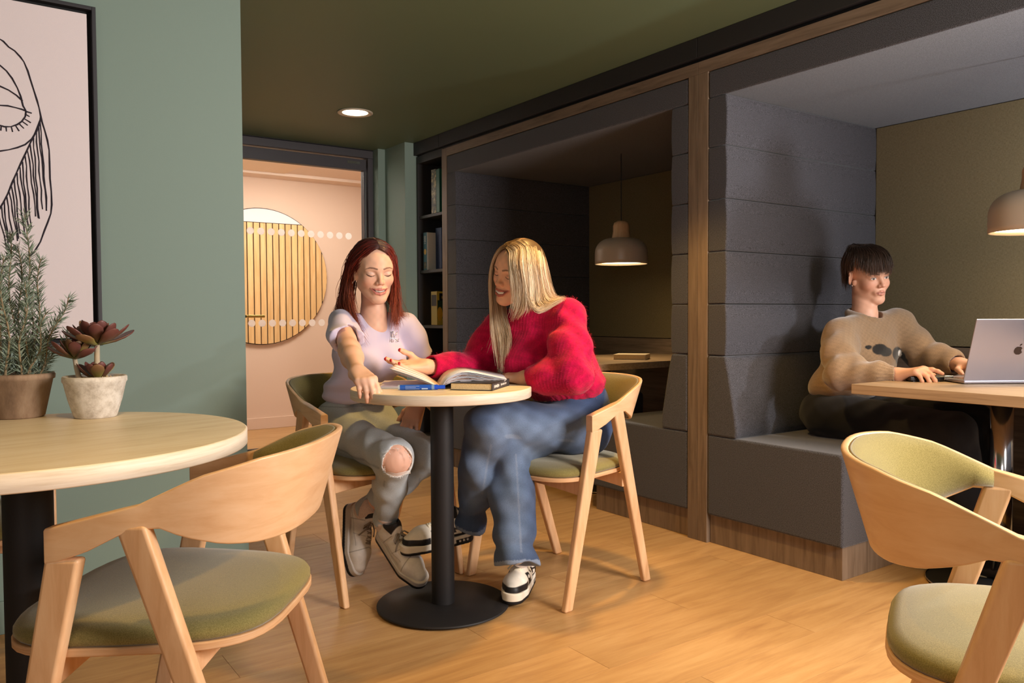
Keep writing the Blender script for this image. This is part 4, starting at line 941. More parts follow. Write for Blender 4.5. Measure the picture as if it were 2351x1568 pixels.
    t = Shape(); t.fn(j); t.cut((1.93, 2.36, .735), (0, 0, 1), .004); limb_cut(t, AN+dN*.018, dN, .006); limb_cut(t, AF+dF*.04, dF, .004, .11)
    for A_, d_, o_ in ((AN, dN, .018), (AF, dF, .04)): t.rc(A_+d_*(o_-.02), A_+d_*(o_+.05), .034, .066, .004, 's')
    t.disp(folds(.0060, V(.2, .3, 1), 40, .7)).disp(folds(.005, (.8, -.4, .3), 46, 2.0)).disp(lump(.0022, 62, 1.0)).disp(lambda P: .008*np.sin((P-KN) @ nrm(V(.6, -.2, .8))*62)*np.exp(-(np.linalg.norm(P-(KN+V(.05, 0, -.03)), axis=1)/.09)**2))
    def dcol(P):
        C = np.tile(lin(56, 74, 106), (len(P), 1))
        for a_, b_ in ((hipN, KN), (KN, AN), (hipF, KF), (KF, AF)):
            fadec = np.exp(-(d_rc(P, V(*lerp(a_, b_, .15))-cF*.09, V(*lerp(a_, b_, .8))-cF*.09, .0, .0)/.06)**2); C = mix_col(C, fadec*.55, lin(136, 156, 182))
        C = C*(1+.14*np.sin(P[:, :1]*75+P[:, 1:2]*50)*np.sin(P[:, 2:]*85))
        e = hipN+V(0, 0, -.035)-cF*.09; f_ = KN+V(.02, 0, -.03)-cF*.075; C = mix_col(C, (1-sm01(d_rc(P, e, f_, .001, .001), .004, .009))*.32, lin(160, 172, 188))
        for K_, A_, d_ in ((KF, AF, dF), (KN, AN, dN)):
            q = nrm(cR-d_*(cR @ d_)); sx = (P-K_) @ q; C = mix_col(C, (1-sm01(np.abs(sx-.018), .0015, .0045))*((P-K_) @ d_ > .02)*(np.linalg.norm(P-(K_+A_)/2, axis=1) < .19)*((P-K_) @ cF < .03)*.34, lin(150, 160, 176))
        for A_, d_, o_ in ((AN, dN, .018), (AF, dF, .04)): C = mix_col(C, ((P-A_) @ d_ > o_-.010)*(np.linalg.norm(P-A_-d_*o_, axis=1) < .09)*.6, lin(150, 164, 184))
        return np.clip(C, 0, 1)
    cloth('jeans', t, [hipN, hipF, KN, KF, AN, AF, V(2.05, 2.36, .70)], .14, .0046, dcol, M['denim'], p, base)
    # shoes
    hl = PX(1084, 1232, 2.955); f1 = frame_yz(hl, nrm(PX(948, 1270, 2.86)-PX(1092, 1236, 2.95)), nrm(V(0, 0, 1)-cF*.18), 1.0)
    toe, hee = V(1.530, 2.195, .0165), V(1.745, 2.385, .0165); f2 = frame_yz(hee, toe-hee, V(0, 0, 1), 1.0)
    for A_, K_, fr in ((AN, KN, f1), (AF, KF, f2)):
        make_shoe(fr, p, base, (M['shoeup'], sneaker_bw), (M['shoesole'], sole_white), M['lace_cream'], 7)
        k = Shape().chain([A_+(K_-A_)*.12, A_, fr.pt((0, .04, .07))], [.036, .033, .032], .02); v, f = sdf_mesh(k, *bounds([A_, fr.pt((0, .04, .07)), A_+(K_-A_)*.12], .06), .004); np_obj('sock', v, f, plain('white_sock', srgb(232, 226, 228), .9), p, base)
    # hair
    cap = Shape(); cap.el(H.pt((0, -.016, .034)), (.0800, .098, .090), .01, H.R); cap.el(H.pt((0, -.045, -.02)), (.066, .058, .09), .04, H.R)
    def hairline(P):
        L = H.loc(P); ax_ = np.abs(L[:, 0]); zf = .068-1.1*np.clip(ax_-.022, 0, .1); return np.maximum(L[:, 1]-.005, zf-L[:, 2])*.7
    cap.fn(hairline, .006, 'i')
    v, f = sdf_mesh(cap, *bounds([H.o], .16), .0028); Lc = H.loc(v)
    cc = mix_col(np.tile(lin(96, 72, 46), (len(v), 1)), (1-sm01(np.abs(Lc[:, 0]), .0015, .004))*(Lc[:, 1] > -.03)*(Lc[:, 2] > .08), lin(200, 150, 110))
    hp = np_obj('hair', v, f, M['hair'], p, base, cc)
    Q = H.pt
    near = [[Q((-.002, .078, .098)), Q((-.022, .084, .082)), PX(1166, 606, 2.812), PX(1169, 645, 2.80), PX(1174, 685, 2.80), PX(1166, 722, 2.81)],
            [Q((-.002, .068, .108)), Q((-.036, .066, .096)), PX(1178, 606, 2.80), PX(1185, 650, 2.79), PX(1186, 700, 2.795), PX(1172, 738, 2.80)],
            [Q((-.002, .045, .118)), Q((-.046, .040, .106)), PX(1196, 606, 2.79), PX(1204, 655, 2.785), PX(1202, 705, 2.79), PX(1188, 732, 2.795)],
            [Q((-.002, .015, .124)), Q((-.050, .006, .108)), PX(1216, 606, 2.80), PX(1222, 655, 2.795), PX(1221, 698, 2.79), PX(1236, 716, 2.775), PX(1262, 704, 2.78), PX(1284, 690, 2.80)],
            [Q((-.002, -.02, .123)), Q((-.052, -.030, .103)), PX(1234, 608, 2.82), PX(1241, 655, 2.82), PX(1246, 690, 2.81), PX(1262, 700, 2.79), PX(1286, 687, 2.80), PX(1302, 684, 2.83)],
            [Q((-.002, -.055, .112)), Q((-.050, -.064, .090)), PX(1247, 610, 2.86), PX(1256, 655, 2.87), PX(1266, 684, 2.87), PX(1290, 680, 2.86)],
            [Q((-.0, -.085, .09)), Q((-.035, -.098, .066)), PX(1258, 620, 2.93), PX(1266, 660, 2.95), PX(1280, 684, 2.95), PX(1312, 688, 2.93)],
            [Q((.0, -.10, .06)), Q((.0, -.120, .02)), PX(1256, 650, 3.0), PX(1264, 675, 3.0), PX(1276, 690, 2.99), PX(1300, 692, 2.98)]]
    far = [[Q((.002, .078, .098)), Q((.026, .082, .080)), PX(1131, 606, 2.90), PX(1126, 650, 2.90), PX(1125, 710, 2.90), PX(1126, 770, 2.89), PX(1140, 842, 2.87)],
           [Q((.002, .066, .108)), Q((.040, .062, .092)), PX(1130, 602, 2.93), PX(1124, 655, 2.93), PX(1130, 730, 2.91), PX(1142, 800, 2.89), PX(1149, 872, 2.86)],
           [Q((.002, .030, .120)), Q((.046, .022, .104)), PX(1142, 600, 2.99), PX(1138, 660, 2.98), PX(1146, 730, 2.93), PX(1160, 790, 2.88), PX(1154, 850, 2.86)],
           [Q((.002, -.02, .122)), Q((.050, -.030, .10)), PX(1165, 600, 3.02), PX(1160, 670, 3.0), PX(1160, 720, 2.96), PX(1172, 770, 2.88), PX(1168, 815, 2.86)],
           [Q((.002, -.06, .11)), Q((.050, -.07, .08)), PX(1170, 620, 3.04), PX(1150, 690, 3.02), PX(1128, 760, 3.0), PX(1105, 790, 2.98), PX(1092, 812, 2.97)]]
    rng = np.random.default_rng(11); rootc, bl, hi, dk = lin(112, 84, 52), lin(222, 190, 146), lin(246, 228, 198), lin(160, 126, 92)
    def colf(t, u, rg):
        q = .5+.42*math.sin(u*95+2.5*math.sin(u*37))+.34*(rg.random()-.5); main = lerp(dk, bl, min(1, max(0, q*2.2))) if q < .45 else lerp(bl, hi, min(1, (q-.45)*2)); b = .88+.24*rg.random(); k = sm01(t, .04, .42)[:, None]; return np.clip((rootc[None]*(1-k)+main[None]*k)*b, 0, 1)
    for gs, n in ((near, 1100), (far, 620)):
        v, f, c = hair_mesh(gs, int(n*1.7), 15, .0012, .0032, rng, colf, .6, .12, .34, .001); np_obj('hair_strands', v, f, M['hair'], hp, base, c)['kind'] = 'stuff'
woman_two()
# ------------------------------------------------------------------ man with the laptop
def man():
    PX = pixel_point
    base = (3.15, 2.0, 0); skin = lin(214, 164, 138)
    H = euler_frame((3.255, 1.948, 1.160), 247, -9, -6, .965)
    SN, SF = PX(1926, 770, 3.35), PX(2062, 748, 3.50); mid = (SN+SF)/2; NB = mid+V(.01, .028, .054)
    hd, hcol, teeth = make_head(H, [(NB+V(0, 0, .02), .050), (mid+V(0, .02, -.04), .065)], dict(skin=skin, lip=lin(196, 132, 116), brow=lin(70, 48, 38), lash=lin(34, 24, 22), blush=lin(212, 136, 116), smile=0, open=0.0, eyes='open', iris=lin(84, 66, 52), gaze=.0012, jaw=.95, earout=.010, browz=-.003, neckw=1.0))
    pieces = [skin_piece(hd, [H.o, NB], .15, .0023, hcol)]
    EN = PX(1930, 856, 3.20); WN = PX(2062, 862, 3.085); EF = PX(2128, 822, 3.44); WF = PX(2206, 838, 3.28)
    HN = frame_yz(WN, PX(2106, 852, 3.03)-WN, nrm(V(0, 0, 1)-cF*.3+cR*.1), 1.0)
    pieces.append(arm_pieces(lerp(SN, EN, .7), EN, WN, (.042, .038, .034, .027), HN, -1, [(.30, .25, .2), (.80, .5, .3), (.9, .5, .3), (.95, .5, .35)], skin*V(1.02, .98, .92), (V(.6, .8, -.4), V(.15, 1, -.2)), (.0, -.06, -.14, -.30), h=.0028))
    HF = frame_yz(WF, PX(2240, 838, 3.20)-WF, V(0, 0, 1), 1.0)
    pieces.append(arm_pieces(lerp(SF, EF, .7), EF, WF, (.042, .038, .034, .027), HF, 1, [(.2, .5, .3)]*4, skin, h=.004))
    hipN, hipF = V(3.07, 2.03, .565), V(3.25, 2.02, .565); KN, KF = V(3.09, 1.50, .545), V(3.30, 1.54, .560); AN, AF = V(3.12, 1.40, .10), V(3.38, 1.50, .10)
    low = Shape().chain([hipN, KN, AN], [.075, .052, .036], .03).chain([hipF, KF, AF], [.075, .052, .036], .03).rc((hipN+hipF)/2, mid+V(0, .03, -.14), .09, .06, .05).rc(SN, SF, .04, .04, .03).rc(SN, EN, .04, .036, .03).rc(SF, EF, .04, .036, .03)
    pieces.append(skin_piece(low, [hipN, hipF, KN, KF, AN, AF, NB, SN, SF, EN, EF], .13, .010, lambda P: np.tile(skin, (len(P), 1))))
    p = person(pieces, 'dark-haired man in brown knit sweater using the laptop in the booth', base)
    st = MB().lathe([(.0035*math.sin(math.pi*i/6)+.0002, -.0035*math.cos(math.pi*i/6)) for i in range(7)], tuple(H.pt((.083, .004, -.036))), 10); tube_obj('ear_stud', st, M['chrome'], p, base)
    R = frame_yz((0, 0, 0), nrm(V(-.10, -1, 0)), V(0, 0, 1)).R
    wst = V(3.165, 2.005, .685); tan = lin(136, 110, 83)
    s = Shape(); s.el(mid+V(0, .02, -.12), (.158, .105, .14), .06, R).el(lerp(mid, wst, .6), (.152, .112, .15), .06, R).el(wst, (.160, .122, .100), .06, R).rc(SN, SF, .056, .054, .05).rc(NB+V(0, .01, -.03), SN, .056, .054, .04).rc(NB+V(0, .01, -.03), SF, .056, .054, .04)
    s.fn(lambda P: np.sqrt((np.linalg.norm((P-(NB+V(0, 0, .008))) @ nrmat.T[:, :2], axis=1)-.066)**2+((P-(NB+V(0, 0, .008))) @ nrmat[2])**2)-.014, .012)
    uN, uF = nrm(WN-EN), nrm(WF-EF); t = Shape(); t.fn(s); t.cut((3.14, 2.0, .618), nrm(V(.25, -.15, -1)), .012)
    t.rc(NB+nrmat[2]*-.004, NB+nrmat[2]*.10, .058, .085, .004, 's')
    t.fn(sleeve([SN, lerp(SN, EN, .55), EN, lerp(EN, WN, .5), lerp(EN, WN, .93)], [.060, .066, .061, .054, .041], .033), .035); t.fn(sleeve([SF, lerp(SF, EF, .6), EF, lerp(EF, WF, .5), lerp(EF, WF, .9)], [.062, .069, .065, .058, .044], .035), .035)
    ap = lerp(SN, EN, .5)+R[1]*.06
    t.disp(folds(.0055, (.4, .3, .8), 32, .5)).disp(lump(.003, 50, 2.))
    t.disp(lambda P: .008*np.sin((P-ap) @ nrm(V(.3, .75, .35))*70+1.5*np.sin(P[:, 2]*25))*np.exp(-(np.linalg.norm(P-ap, axis=1)/.12)**2))
    for E_, W_ in ((EF, WF), (EN, WN)): t.disp(lambda P, E_=E_, W_=W_: .008*np.sin((P-E_) @ nrm(W_-E_)*75)*np.exp(-(np.linalg.norm(P-lerp(E_, W_, .4), axis=1)/.10)**2))
    t.disp(lambda P: .0013*np.sin(np.arctan2((P-WN) @ nrm(np.cross(uN, (0, 0, 1))), (P-WN) @ V(0, 0, 1))*26)*((P-lerp(EN, WN, .93)) @ uN > -.055)*(np.linalg.norm(P-WN, axis=1) < .12))
    wt = lin(226, 222, 216); blk = lin(22, 20, 20)
    def rayd(P, px, py, ax, ay):
        o = V(0, 0, 1.0); d = P-o; z = d @ cF; return (((d @ cR)/z*FPX+IMG_W/2-px)/ax)**2+((IMG_H/2-(d @ cU)/z*FPX-py)/ay)**2
    fc = [(1994, 797, 8, 5), (2020, 802, 18, 13), (2034, 808, 14, 11), (2060, 812, 11, 16), (2068, 825, 12, 18), (2076, 835, 10, 14)]
    def tcol(P):
        C = np.tile(tan, (len(P), 1)); C = C*(1+.10*np.sin(P[:, :1]*260)*np.sin(P[:, 2:]*300)); m = np.zeros(len(P))
        fr_ok = ((P-mid) @ R[1] > .05)*((P-mid) @ R[1] < .16)*(np.linalg.norm(P-lerp(EN, WN, .5), axis=1) > .10)
        for q in fc: m = np.maximum(m, 1-sm01(rayd(P, *q), .8, 1.15))
        C = mix_col(C, m*fr_ok, blk); return np.clip(mix_col(C, (1-sm01(rayd(P, 2066, 811, 4.2, 8), .7, 1.2))*fr_ok, wt), 0, 1)
    cloth('sweater', t, [SN, SF, EN, EF, WN, WF, wst, V(3.05, 2.15, .65)], .15, .0043, tcol, M['knit2'], p, base)
    u = Shape().el((3.15, 1.995, .598), (.168, .132, .062), .02, R).cut((3.13, 2.0, .580), nrm(V(.5, -.3, -1)), .004).cut((3.1, 2.0, .70), (0, 0, 1), .004).disp(folds(.004, (.6, .4, .4), 70, .3))
    cloth('undershirt', u, [V(3.13, 2.03, .64)], .22, .005, lambda P: np.tile(lin(222, 216, 206), (len(P), 1)), M['tee'], p, base)
    j = Shape().el((3.15, 2.01, .585), (.160, .126, .090), .05, R).rc(hipN, KN, .098, .078, .05).rc(hipF, KF, .098, .078, .05).chain([KN, lerp(KN, AN, .5), AN], [.078, .07, .06], .03).chain([KF, lerp(KF, AF, .5), AF], [.078, .07, .06], .03)
    t2 = Shape(); t2.fn(j); t2.disp(folds(.006, (.4, .8, .3), 36, .2)).disp(lump(.003, 60))
    cloth('trousers', t2, [hipN, hipF, KN, KF, AN, AF], .16, .0070, lambda P: np.tile(lin(26, 25, 27), (len(P), 1)), M['denim'], p, base)
    for A_ in (AN, AF): make_shoe(frame_yz((A_[0], A_[1]+.05, 0), (0, -1, 0), (0, 0, 1)), p, base, (M['shoeup'], lambda L: np.tile(lin(40, 38, 40), (len(L), 1))), (M['shoesole'], sole_white), M['lace_grey'], 5)
    # hair: cap and a heavy fringe
    cap = Shape(); cap.el(H.pt((0, -.018, .036)), (.0800, .099, .092), .01, H.R); cap.el(H.pt((0, -.055, -.02)), (.060, .045, .075), .04, H.R)
    def hairline(P):
        L = H.loc(P); ax_ = np.abs(L[:, 0]); return np.maximum(np.maximum(L[:, 1]-.095, (.030-L[:, 2])*(L[:, 1] > .01)-(L[:, 1] <= .01)*.02)*.6, np.maximum(L[:, 1]+.004-.0*ax_, .028-L[:, 2])*.6)
    cap.fn(hairline, .006, 'i')
    v, f = sdf_mesh(cap, *bounds([H.o], .16), .003); hp = np_obj('hair', v, f, M['hair'], p, base, np.tile(lin(40, 28, 22), (len(v), 1)))
    rng = np.random.default_rng(21); dkc, lt = lin(52, 37, 29), lin(112, 84, 66)
    def colf(t, u, rg): b = .7+.6*rg.random(); k = sm01(t, .4, 1)[:, None]*rg.random(); return np.clip((dkc[None]*(1-k)+lt[None]*k)*b, 0, 1)
    crown = (.005, -.045, .124); gs = []
    def G(a, r, fl, drop, end):   # a: angle around the head (0 = face), r: reach, end z
        sx, sy = math.sin(a), math.cos(a)
        return [H.pt(crown), H.pt((crown[0]+sx*.050, crown[1]+sy*.060+.01, .132)), H.pt((sx*.074, -.016+sy*.094, .104)), H.pt((sx*.0875, -.016+sy*.112, .066)), H.pt((sx*.0885*fl, -.016+sy*(.116*fl), lerp(.066, end, .55))), H.pt((sx*.087*fl, -.016+sy*(.119*fl), end))]
    for a in np.linspace(-1.15, 1.15, 13): gs.append(G(a, 1, 1.0, 0, .012+.010*math.cos(a*6)+.010*abs(a)))
    side = [G(a, 1, .97, 0, e) for a, e in ((1.15, .022), (1.45, .018), (1.75, .0), (2.1, -.03), (2.5, -.07), (2.9, -.085), (3.14, -.09), (3.4, -.085), (3.8, -.07), (4.2, -.03), (4.55, .0), (4.85, .018), (5.13, .022))]
    for g_, n, lv in ((gs, 760, .14), (side, 900, .22)):
        v, f, c = hair_mesh(g_, int(n*1.4), 13, .0014, .0042, rng, colf, .75, .15, lv+.08, .003); np_obj('hair_strands', v, f, M['hair'], hp, base, c)['kind'] = 'stuff'
nrmat = frame_yz((0, 0, 0), nrm(V(-.12, -1, -.25)), V(0, 0, 1)).R
man()
# ------------------------------------------------------------------ wall art
def on_plane(px, py, ax, val):
    d = cF*FPX+cR*(px-IMG_W/2)-cU*(py-IMG_H/2); o = V(0, 0, 1.0); return o+d*((val-o[ax])/d[ax])
fa = thing('framed_line_drawing', 'large black framed ink line drawing of a face on the green wall', 'picture', (0, 2.974, 0))
AX0, AX1, AZ0, AZ1 = -.43, .418, .905, 2.005
fw = .012
for x0, x1, z0, z1 in ((AX0, AX0+fw, AZ0, AZ1), (AX1-fw, AX1, AZ0, AZ1), (AX0+fw, AX1-fw, AZ0, AZ0+fw), (AX0+fw, AX1-fw, AZ1-fw, AZ1)):
    bevel(MB().box(x0, x1, -.040, -.001, z0, z1).obj('frame_bar', plain('black_frame', srgb(40, 39, 43), .5), fa), .001)
MB().box(AX0+fw, AX1-fw, -.012, -.0015, AZ0+fw, AZ1-fw).obj('backing_board', plain('frame_back', srgb(12, 12, 13), .8), fa)
bevel(MB().box(AX0+fw+.014, AX1-fw-.014, -.034, -.012, AZ0+fw+.014, AZ1-fw-.014).obj('canvas', plain('canvas_white', srgb(226, 214, 214), .85, bump=.15, bscale=900), fa), .001)
ink = MB(); strokes = [
    [(0, 90), (8, 95), (20, 108), (34, 117), (47, 131), (55, 142), (64, 163), (70, 183), (78, 208), (85, 230), (90, 248), (94, 268), (97, 281), (103, 300), (109, 322), (113, 345), (114, 375), (115, 410), (118, 440), (119, 470), (117, 490), (110, 510), (102, 530), (93, 555), (78, 580), (60, 598), (40, 608), (15, 612), (-20, 612)],
    [(94, 268), (91, 285), (83, 304), (73, 319), (58, 332), (40, 339), (20, 344), (0, 347), (-40, 340)], [(-40, 130), (0, 150), (15, 163), (28, 180), (40, 202), (48, 222), (53, 243), (60, 255)], [(-40, 190), (0, 198), (20, 207), (38, 219), (52, 232)],
    [(-40, 246), (0, 242), (18, 243), (35, 247), (50, 251), (60, 255)], [(60, 256), (58, 268), (50, 279), (40, 286), (25, 291), (10, 291), (0, 288), (-30, 276)],
    [(92, 276), (82, 304), (70, 328), (60, 350), (48, 375), (38, 397), (28, 420), (18, 445), (8, 465), (0, 478), (-14, 500)]]
strokes += [[(60, 256), (73, 260)], [(58, 262), (68, 268)], [(55, 272), (71, 282)], [(50, 278), (64, 288)], [(44, 284), (55, 295)], [(35, 287), (44, 301)], [(26, 290), (29, 303)], [(14, 291), (15, 302)], [(3, 290), (2, 300)], [(-60, 60), (-30, 75), (0, 90)]]
hx = [(92, 282), (88, 292), (83, 304), (77, 316), (70, 330), (64, 344), (58, 358), (51, 371), (45, 384), (39, 397), (33, 410), (27, 424), (21, 438), (15, 451), (9, 463), (3, 474), (-4, 486), (-12, 500)]
for i, (x, y) in enumerate(hx):
    ex = x+16+4*math.sin(i*1.7); ey = 478+(108-ex)*1.05+8*math.sin(i*2.3); n = max(3, int((ey-y)/22))
    strokes.append([(x+(ex-x)*k/n+1.3*math.sin(k*2.1+i), y+(ey-y)*k/n) for k in range(n+1)])
for si, stx in enumerate(strokes):
    pts = [on_plane(a, b, 1, 2.974-.0345)-V(0, 2.974, 0) for a, b in stx]; r = .0022 if si < 8 else .0017
    ink.tube(pts, [r*(.75+.5*abs(math.sin(k*1.9+si))) for k in range(len(pts))], 5)
ink.obj('ink_lines', plain('black_ink', srgb(36, 28, 40), .7), fa)['kind'] = 'stuff'
# ------------------------------------------------------------------ potted plants on the left table
TZ = .756
def lathe_pot(t, prof, mat, name='pot'): return MB().lathe(prof, n=48, cap=False).obj(name, mat, t, sm=True)
terr = NT('aged_clay'); vv = terr.mapping((1, 1, .35)); n1 = terr.noise(vv, 14, 6, .7); terr.col(terr.ramp(n1, [(.3, srgb(104, 82, 64)), (.5, srgb(142, 116, 92)), (.72, srgb(172, 148, 122))])); terr.set(.85); terr.bump(n1, .35, .004)
ro = thing('potted_rosemary', 'tall bushy rosemary plant in an aged clay pot', 'plant', (.137, 2.285, TZ))
lathe_pot(ro, [(.001, .0), (.052, .0), (.057, .004), (.0755, .092), (.080, .094), (.081, .104), (.078, .108), (.073, .104), (.071, .088), (.001, .088)], terr.m)
rs_ = random.Random(5)
stemm = plain('rosemary_stem', srgb(150, 128, 96), .8); leafm = NT('rosemary_leaf'); oi = leafm.noise(leafm.mapping((1, 1, 1)), 60, 2); leafm.col(leafm.ramp(oi, [(.3, srgb(96, 112, 88)), (.55, srgb(138, 152, 132)), (.75, srgb(172, 180, 160))])); leafm.set(.7)
nv_, nf_ = [], []
def needle(p, d, L, wd):
    d = nrm(d); sd = nrm(np.cross(d, (rs_.gauss(0, 1), rs_.gauss(0, 1), rs_.gauss(0, 1)))); up = np.cross(sd, d); b = len(nv_)
    c1 = p+d*L*.45+up*L*.04; c2 = p+d*L+up*L*.16
    for q in (p-sd*wd*.4, p+sd*wd*.4, c1+sd*wd+up*wd*.3, c1-sd*wd+up*wd*.3, c2, c1-up*wd*.5): nv_.append(tuple(q))
    nf_.extend([(b, b+1, b+2, b+5), (b, b+5, b+3), (b+5, b+2, b+4), (b+5, b+4, b+3), (b+3, b+4, b+2)])
stems = [((.020, -.010), (.026, -.030, .405)), ((.0, .01), (-.012, .005, .36)), ((-.022, .0), (-.050, -.01, .40)), ((.012, .02), (.010, .02, .33)), ((.03, .0), (.055, -.02, .30)), ((-.03, .02), (-.085, .02, .34)), ((.035, -.02), (.105, -.050, .205)), ((.03, .02), (.085, .0, .16)), ((.0, -.03), (.02, -.06, .24)),
         ((-.02, -.03), (-.03, -.07, .30)), ((.02, -.03), (.06, -.07, .17)), ((-.035, -.01), (-.10, -.03, .25)), ((.01, .0), (.045, .03, .22)), ((.04, .01), (.115, .02, .12)), ((-.01, .03), (-.03, .06, .27))]
for (bx_, by_), (tx, ty, tz) in stems:
    pts = [V(bx_, by_, .086)+(V(tx, ty, .086+tz)-V(bx_, by_, .086))*u+V(.006*math.sin(u*9+tx*60), .006*math.sin(u*7+ty*70), 0) for u in np.linspace(0, 1, 14)]
    MB().tube(pts, list(np.linspace(.0028, .0012, 14)), 6).obj('stem', stemm, ro)
    L_ = tz; nn = int(L_*760)
    for k in range(nn):
        u = .04+.96*k/nn; i = min(12, int(u*13)); p_ = pts[i]+(pts[i+1]-pts[i])*(u*13-i); a = rs_.random()*6.28; ax_ = nrm(pts[i+1]-pts[i]); e1 = nrm(np.cross(ax_, (.3, .9, .1))); e2 = np.cross(ax_, e1)
        lf = .7+.5*(1-u); needle(p_, (e1*math.cos(a)+e2*math.sin(a))*1.0+ax_*(.55+.7*rs_.random()), (.019+.014*rs_.random()), .0015)
mesh_obj('needles', nv_, nf_, leafm.m, ro)['kind'] = 'stuff'
MB().lathe([(.001, .0885), (.070, .0885)], n=24, cap=False).obj('soil', plain('soil', srgb(60, 48, 38), .95), ro)
su = thing('potted_succulent', 'brown-leaved succulent with three rosettes in a pale stone pot', 'plant', (.290, 2.172, TZ))
stone = NT('pale_stone'); n2 = stone.noise(stone.mapping((1, 1, 1)), 40, 6, .75); stone.col(stone.ramp(n2, [(.3, srgb(170, 158, 142)), (.55, srgb(214, 206, 194)), (.75, srgb(232, 226, 216))])); stone.set(.85); stone.bump(n2, .25, .003)
lathe_pot(su, [(.001, .0), (.044, .0), (.0475, .003), (.060, .045), (.0685, .084), (.0715, .088), (.0715, .098), (.069, .101), (.065, .098), (.0635, .086), (.001, .086)], stone.m)
gv = MB()
for k in range(260):
    a = rs_.random()*6.28; q = .061*math.sqrt(rs_.random()); c = V(q*math.cos(a), q*math.sin(a), .093+.005*rs_.random()-.06*q); s_ = .0022+.002*rs_.random()
    gv.add([c+V(s_, 0, 0), c+V(-s_*.5, s_*.8, 0), c+V(-s_*.5, -s_*.8, 0), c+V(0, 0, s_)], [(0, 1, 3), (1, 2, 3), (2, 0, 3), (0, 2, 1)])
gv.obj('gravel', plain('gravel', srgb(196, 164, 120), .9, var=.4, bscale=300), su)['kind'] = 'stuff'
lf = NT('succulent_leaf'); ob = lf.n('ShaderNodeObjectInfo'); gen = lf.n('ShaderNodeTexCoord'); sp_ = lf.n('ShaderNodeSeparateXYZ'); lf.l(gen.outputs['Object'], sp_.inputs[0]); mu = lf.n('ShaderNodeMath', operation='MULTIPLY', i_1=20.0); lf.l(sp_.outputs['Y'], mu.inputs[0])
c_a = lf.ramp(mu.outputs[0], [(.1, srgb(96, 100, 52)), (.5, srgb(104, 72, 52)), (.95, srgb(108, 64, 58))]); c_b = lf.ramp(mu.outputs[0], [(.1, srgb(128, 132, 64)), (.6, srgb(132, 120, 60)), (.95, srgb(126, 92, 62))]); pk = lf.ramp(ob.outputs['Random'], [(.72, (0, 0, 0, 1)), (.8, (1, 1, 1, 1))]); lf.col(lf.mix(pk, c_a, c_b)); lf.set(.42, 0, .4)
def leaf_mesh():
    rg = []
    for u, wd, th, z in ((0, .0035, .0018, 0), (.012, .0045, .0022, -.0008), (.026, .0085, .0024, -.001), (.040, .0125, .0022, .0008), (.049, .0115, .0018, .0032), (.055, .0065, .0012, .0055), (.0575, .001, .0005, .0068)):
        rg.append([(wd*math.cos(a), u, z+th*math.sin(a)+abs(math.cos(a))**2*wd*.18) for a in np.linspace(0, 2*math.pi, 11)[:-1]])
    return MB().loft(rg)
lme = [None]
def rosette(c, n, el0, el1, sc, rot0, tilt=(0, 0)):
    for k in range(n):
        u = k/(n-1); az = rot0+k*2.39996; el_ = lerp(el0, el1, u**.8)
        rot = (Matrix.Rotation(tilt[0], 4, 'X') @ Matrix.Rotation(tilt[1], 4, 'Y') @ Matrix.Rotation(az, 4, 'Z') @ Matrix.Rotation(el_, 4, 'X')).to_euler()
        if lme[0] is None: o = leaf_mesh().obj('leaf', lf.m, su, c, sm=True); lme[0] = o.data
        else: o = link('leaf', lme[0], su, c)
        o.rotation_euler = rot; s_ = sc*lerp(1.12, .62, u)*(.9+.2*rs_.random()); o.scale = (s_, s_, s_)
stm = plain('succulent_stem', srgb(186, 168, 140), .85, bump=.3, bscale=120)
MB().tube([(.004, .0, .086), (.006, .003, .13), (.007, .004, .176)], [.0075, .0066, .006], 10).obj('stem', stm, su, sm=True); MB().tube([(-.030, .012, .086), (-.037, .016, .12), (-.040, .018, .143)], [.0062, .0056, .005], 10).obj('stem', stm, su, sm=True)
rosette((.007, .004, .176), 26, .10, 1.15, 1.48, .2); rosette((-.040, .018, .143), 18, .22, 1.2, 1.15, 1.1, (.06, .10)); rosette((.006, -.004, .088), 18, .45, 1.25, 1.05, .6)
# ------------------------------------------------------------------ things on the small table
def yz(v, n): return V(v[0], v[1], n)
pages = fabric('page_block', srgb(206, 178, 130), srgb(226, 200, 154), 300)
def paperback(c, u, L, W_, T_, cover, spine_c, label, name='paperback_book', z=TZ):
    t = thing(name, label, 'book', (c[0], c[1], z)); u = nrm(V(u[0], u[1], 0)); v = V(-u[1], u[0], 0)
    if v @ cF < 0: v = -v
    t.rotation_euler = (0, 0, math.atan2(u[1], u[0]))
    s = 1 if (np.cross(u, v)[2] > 0) else -1
    MB().box(.002, L-.004, s*.003 if s > 0 else -W_+.003, W_-.003 if s > 0 else -.003, .0025, T_-.002).obj('page_block', pages, t)
    bevel(MB().box(0, L, 0 if s > 0 else -W_, W_ if s > 0 else 0, T_-.0018, T_).obj('cover', cover, t), .0005); bevel(MB().box(0, L, 0 if s > 0 else -W_, W_ if s > 0 else 0, .0003, .002).obj('cover', cover, t), .0005)
    bevel(MB().box(L-.002, L, 0 if s > 0 else -W_, W_ if s > 0 else 0, .002, T_-.0018).obj('spine', spine_c, t), .0003)
    return t
def text(name, body, size, loc, rot, mat, parent, ext=.0002):
    c = bpy.data.curves.new(name, 'FONT'); c.body = body; c.size = size; c.extrude = ext; c.align_x = 'CENTER'; c.align_y = 'CENTER'; c.materials.append(mat)
    tmp = bpy.data.objects.new('tmp_text', c); COL.objects.link(tmp); me = bpy.data.meshes.new_from_object(tmp.evaluated_get(bpy.context.evaluated_depsgraph_get())); bpy.data.objects.remove(tmp); bpy.data.curves.remove(c)
    me.name = name; return link(name, me, parent, loc, rot)
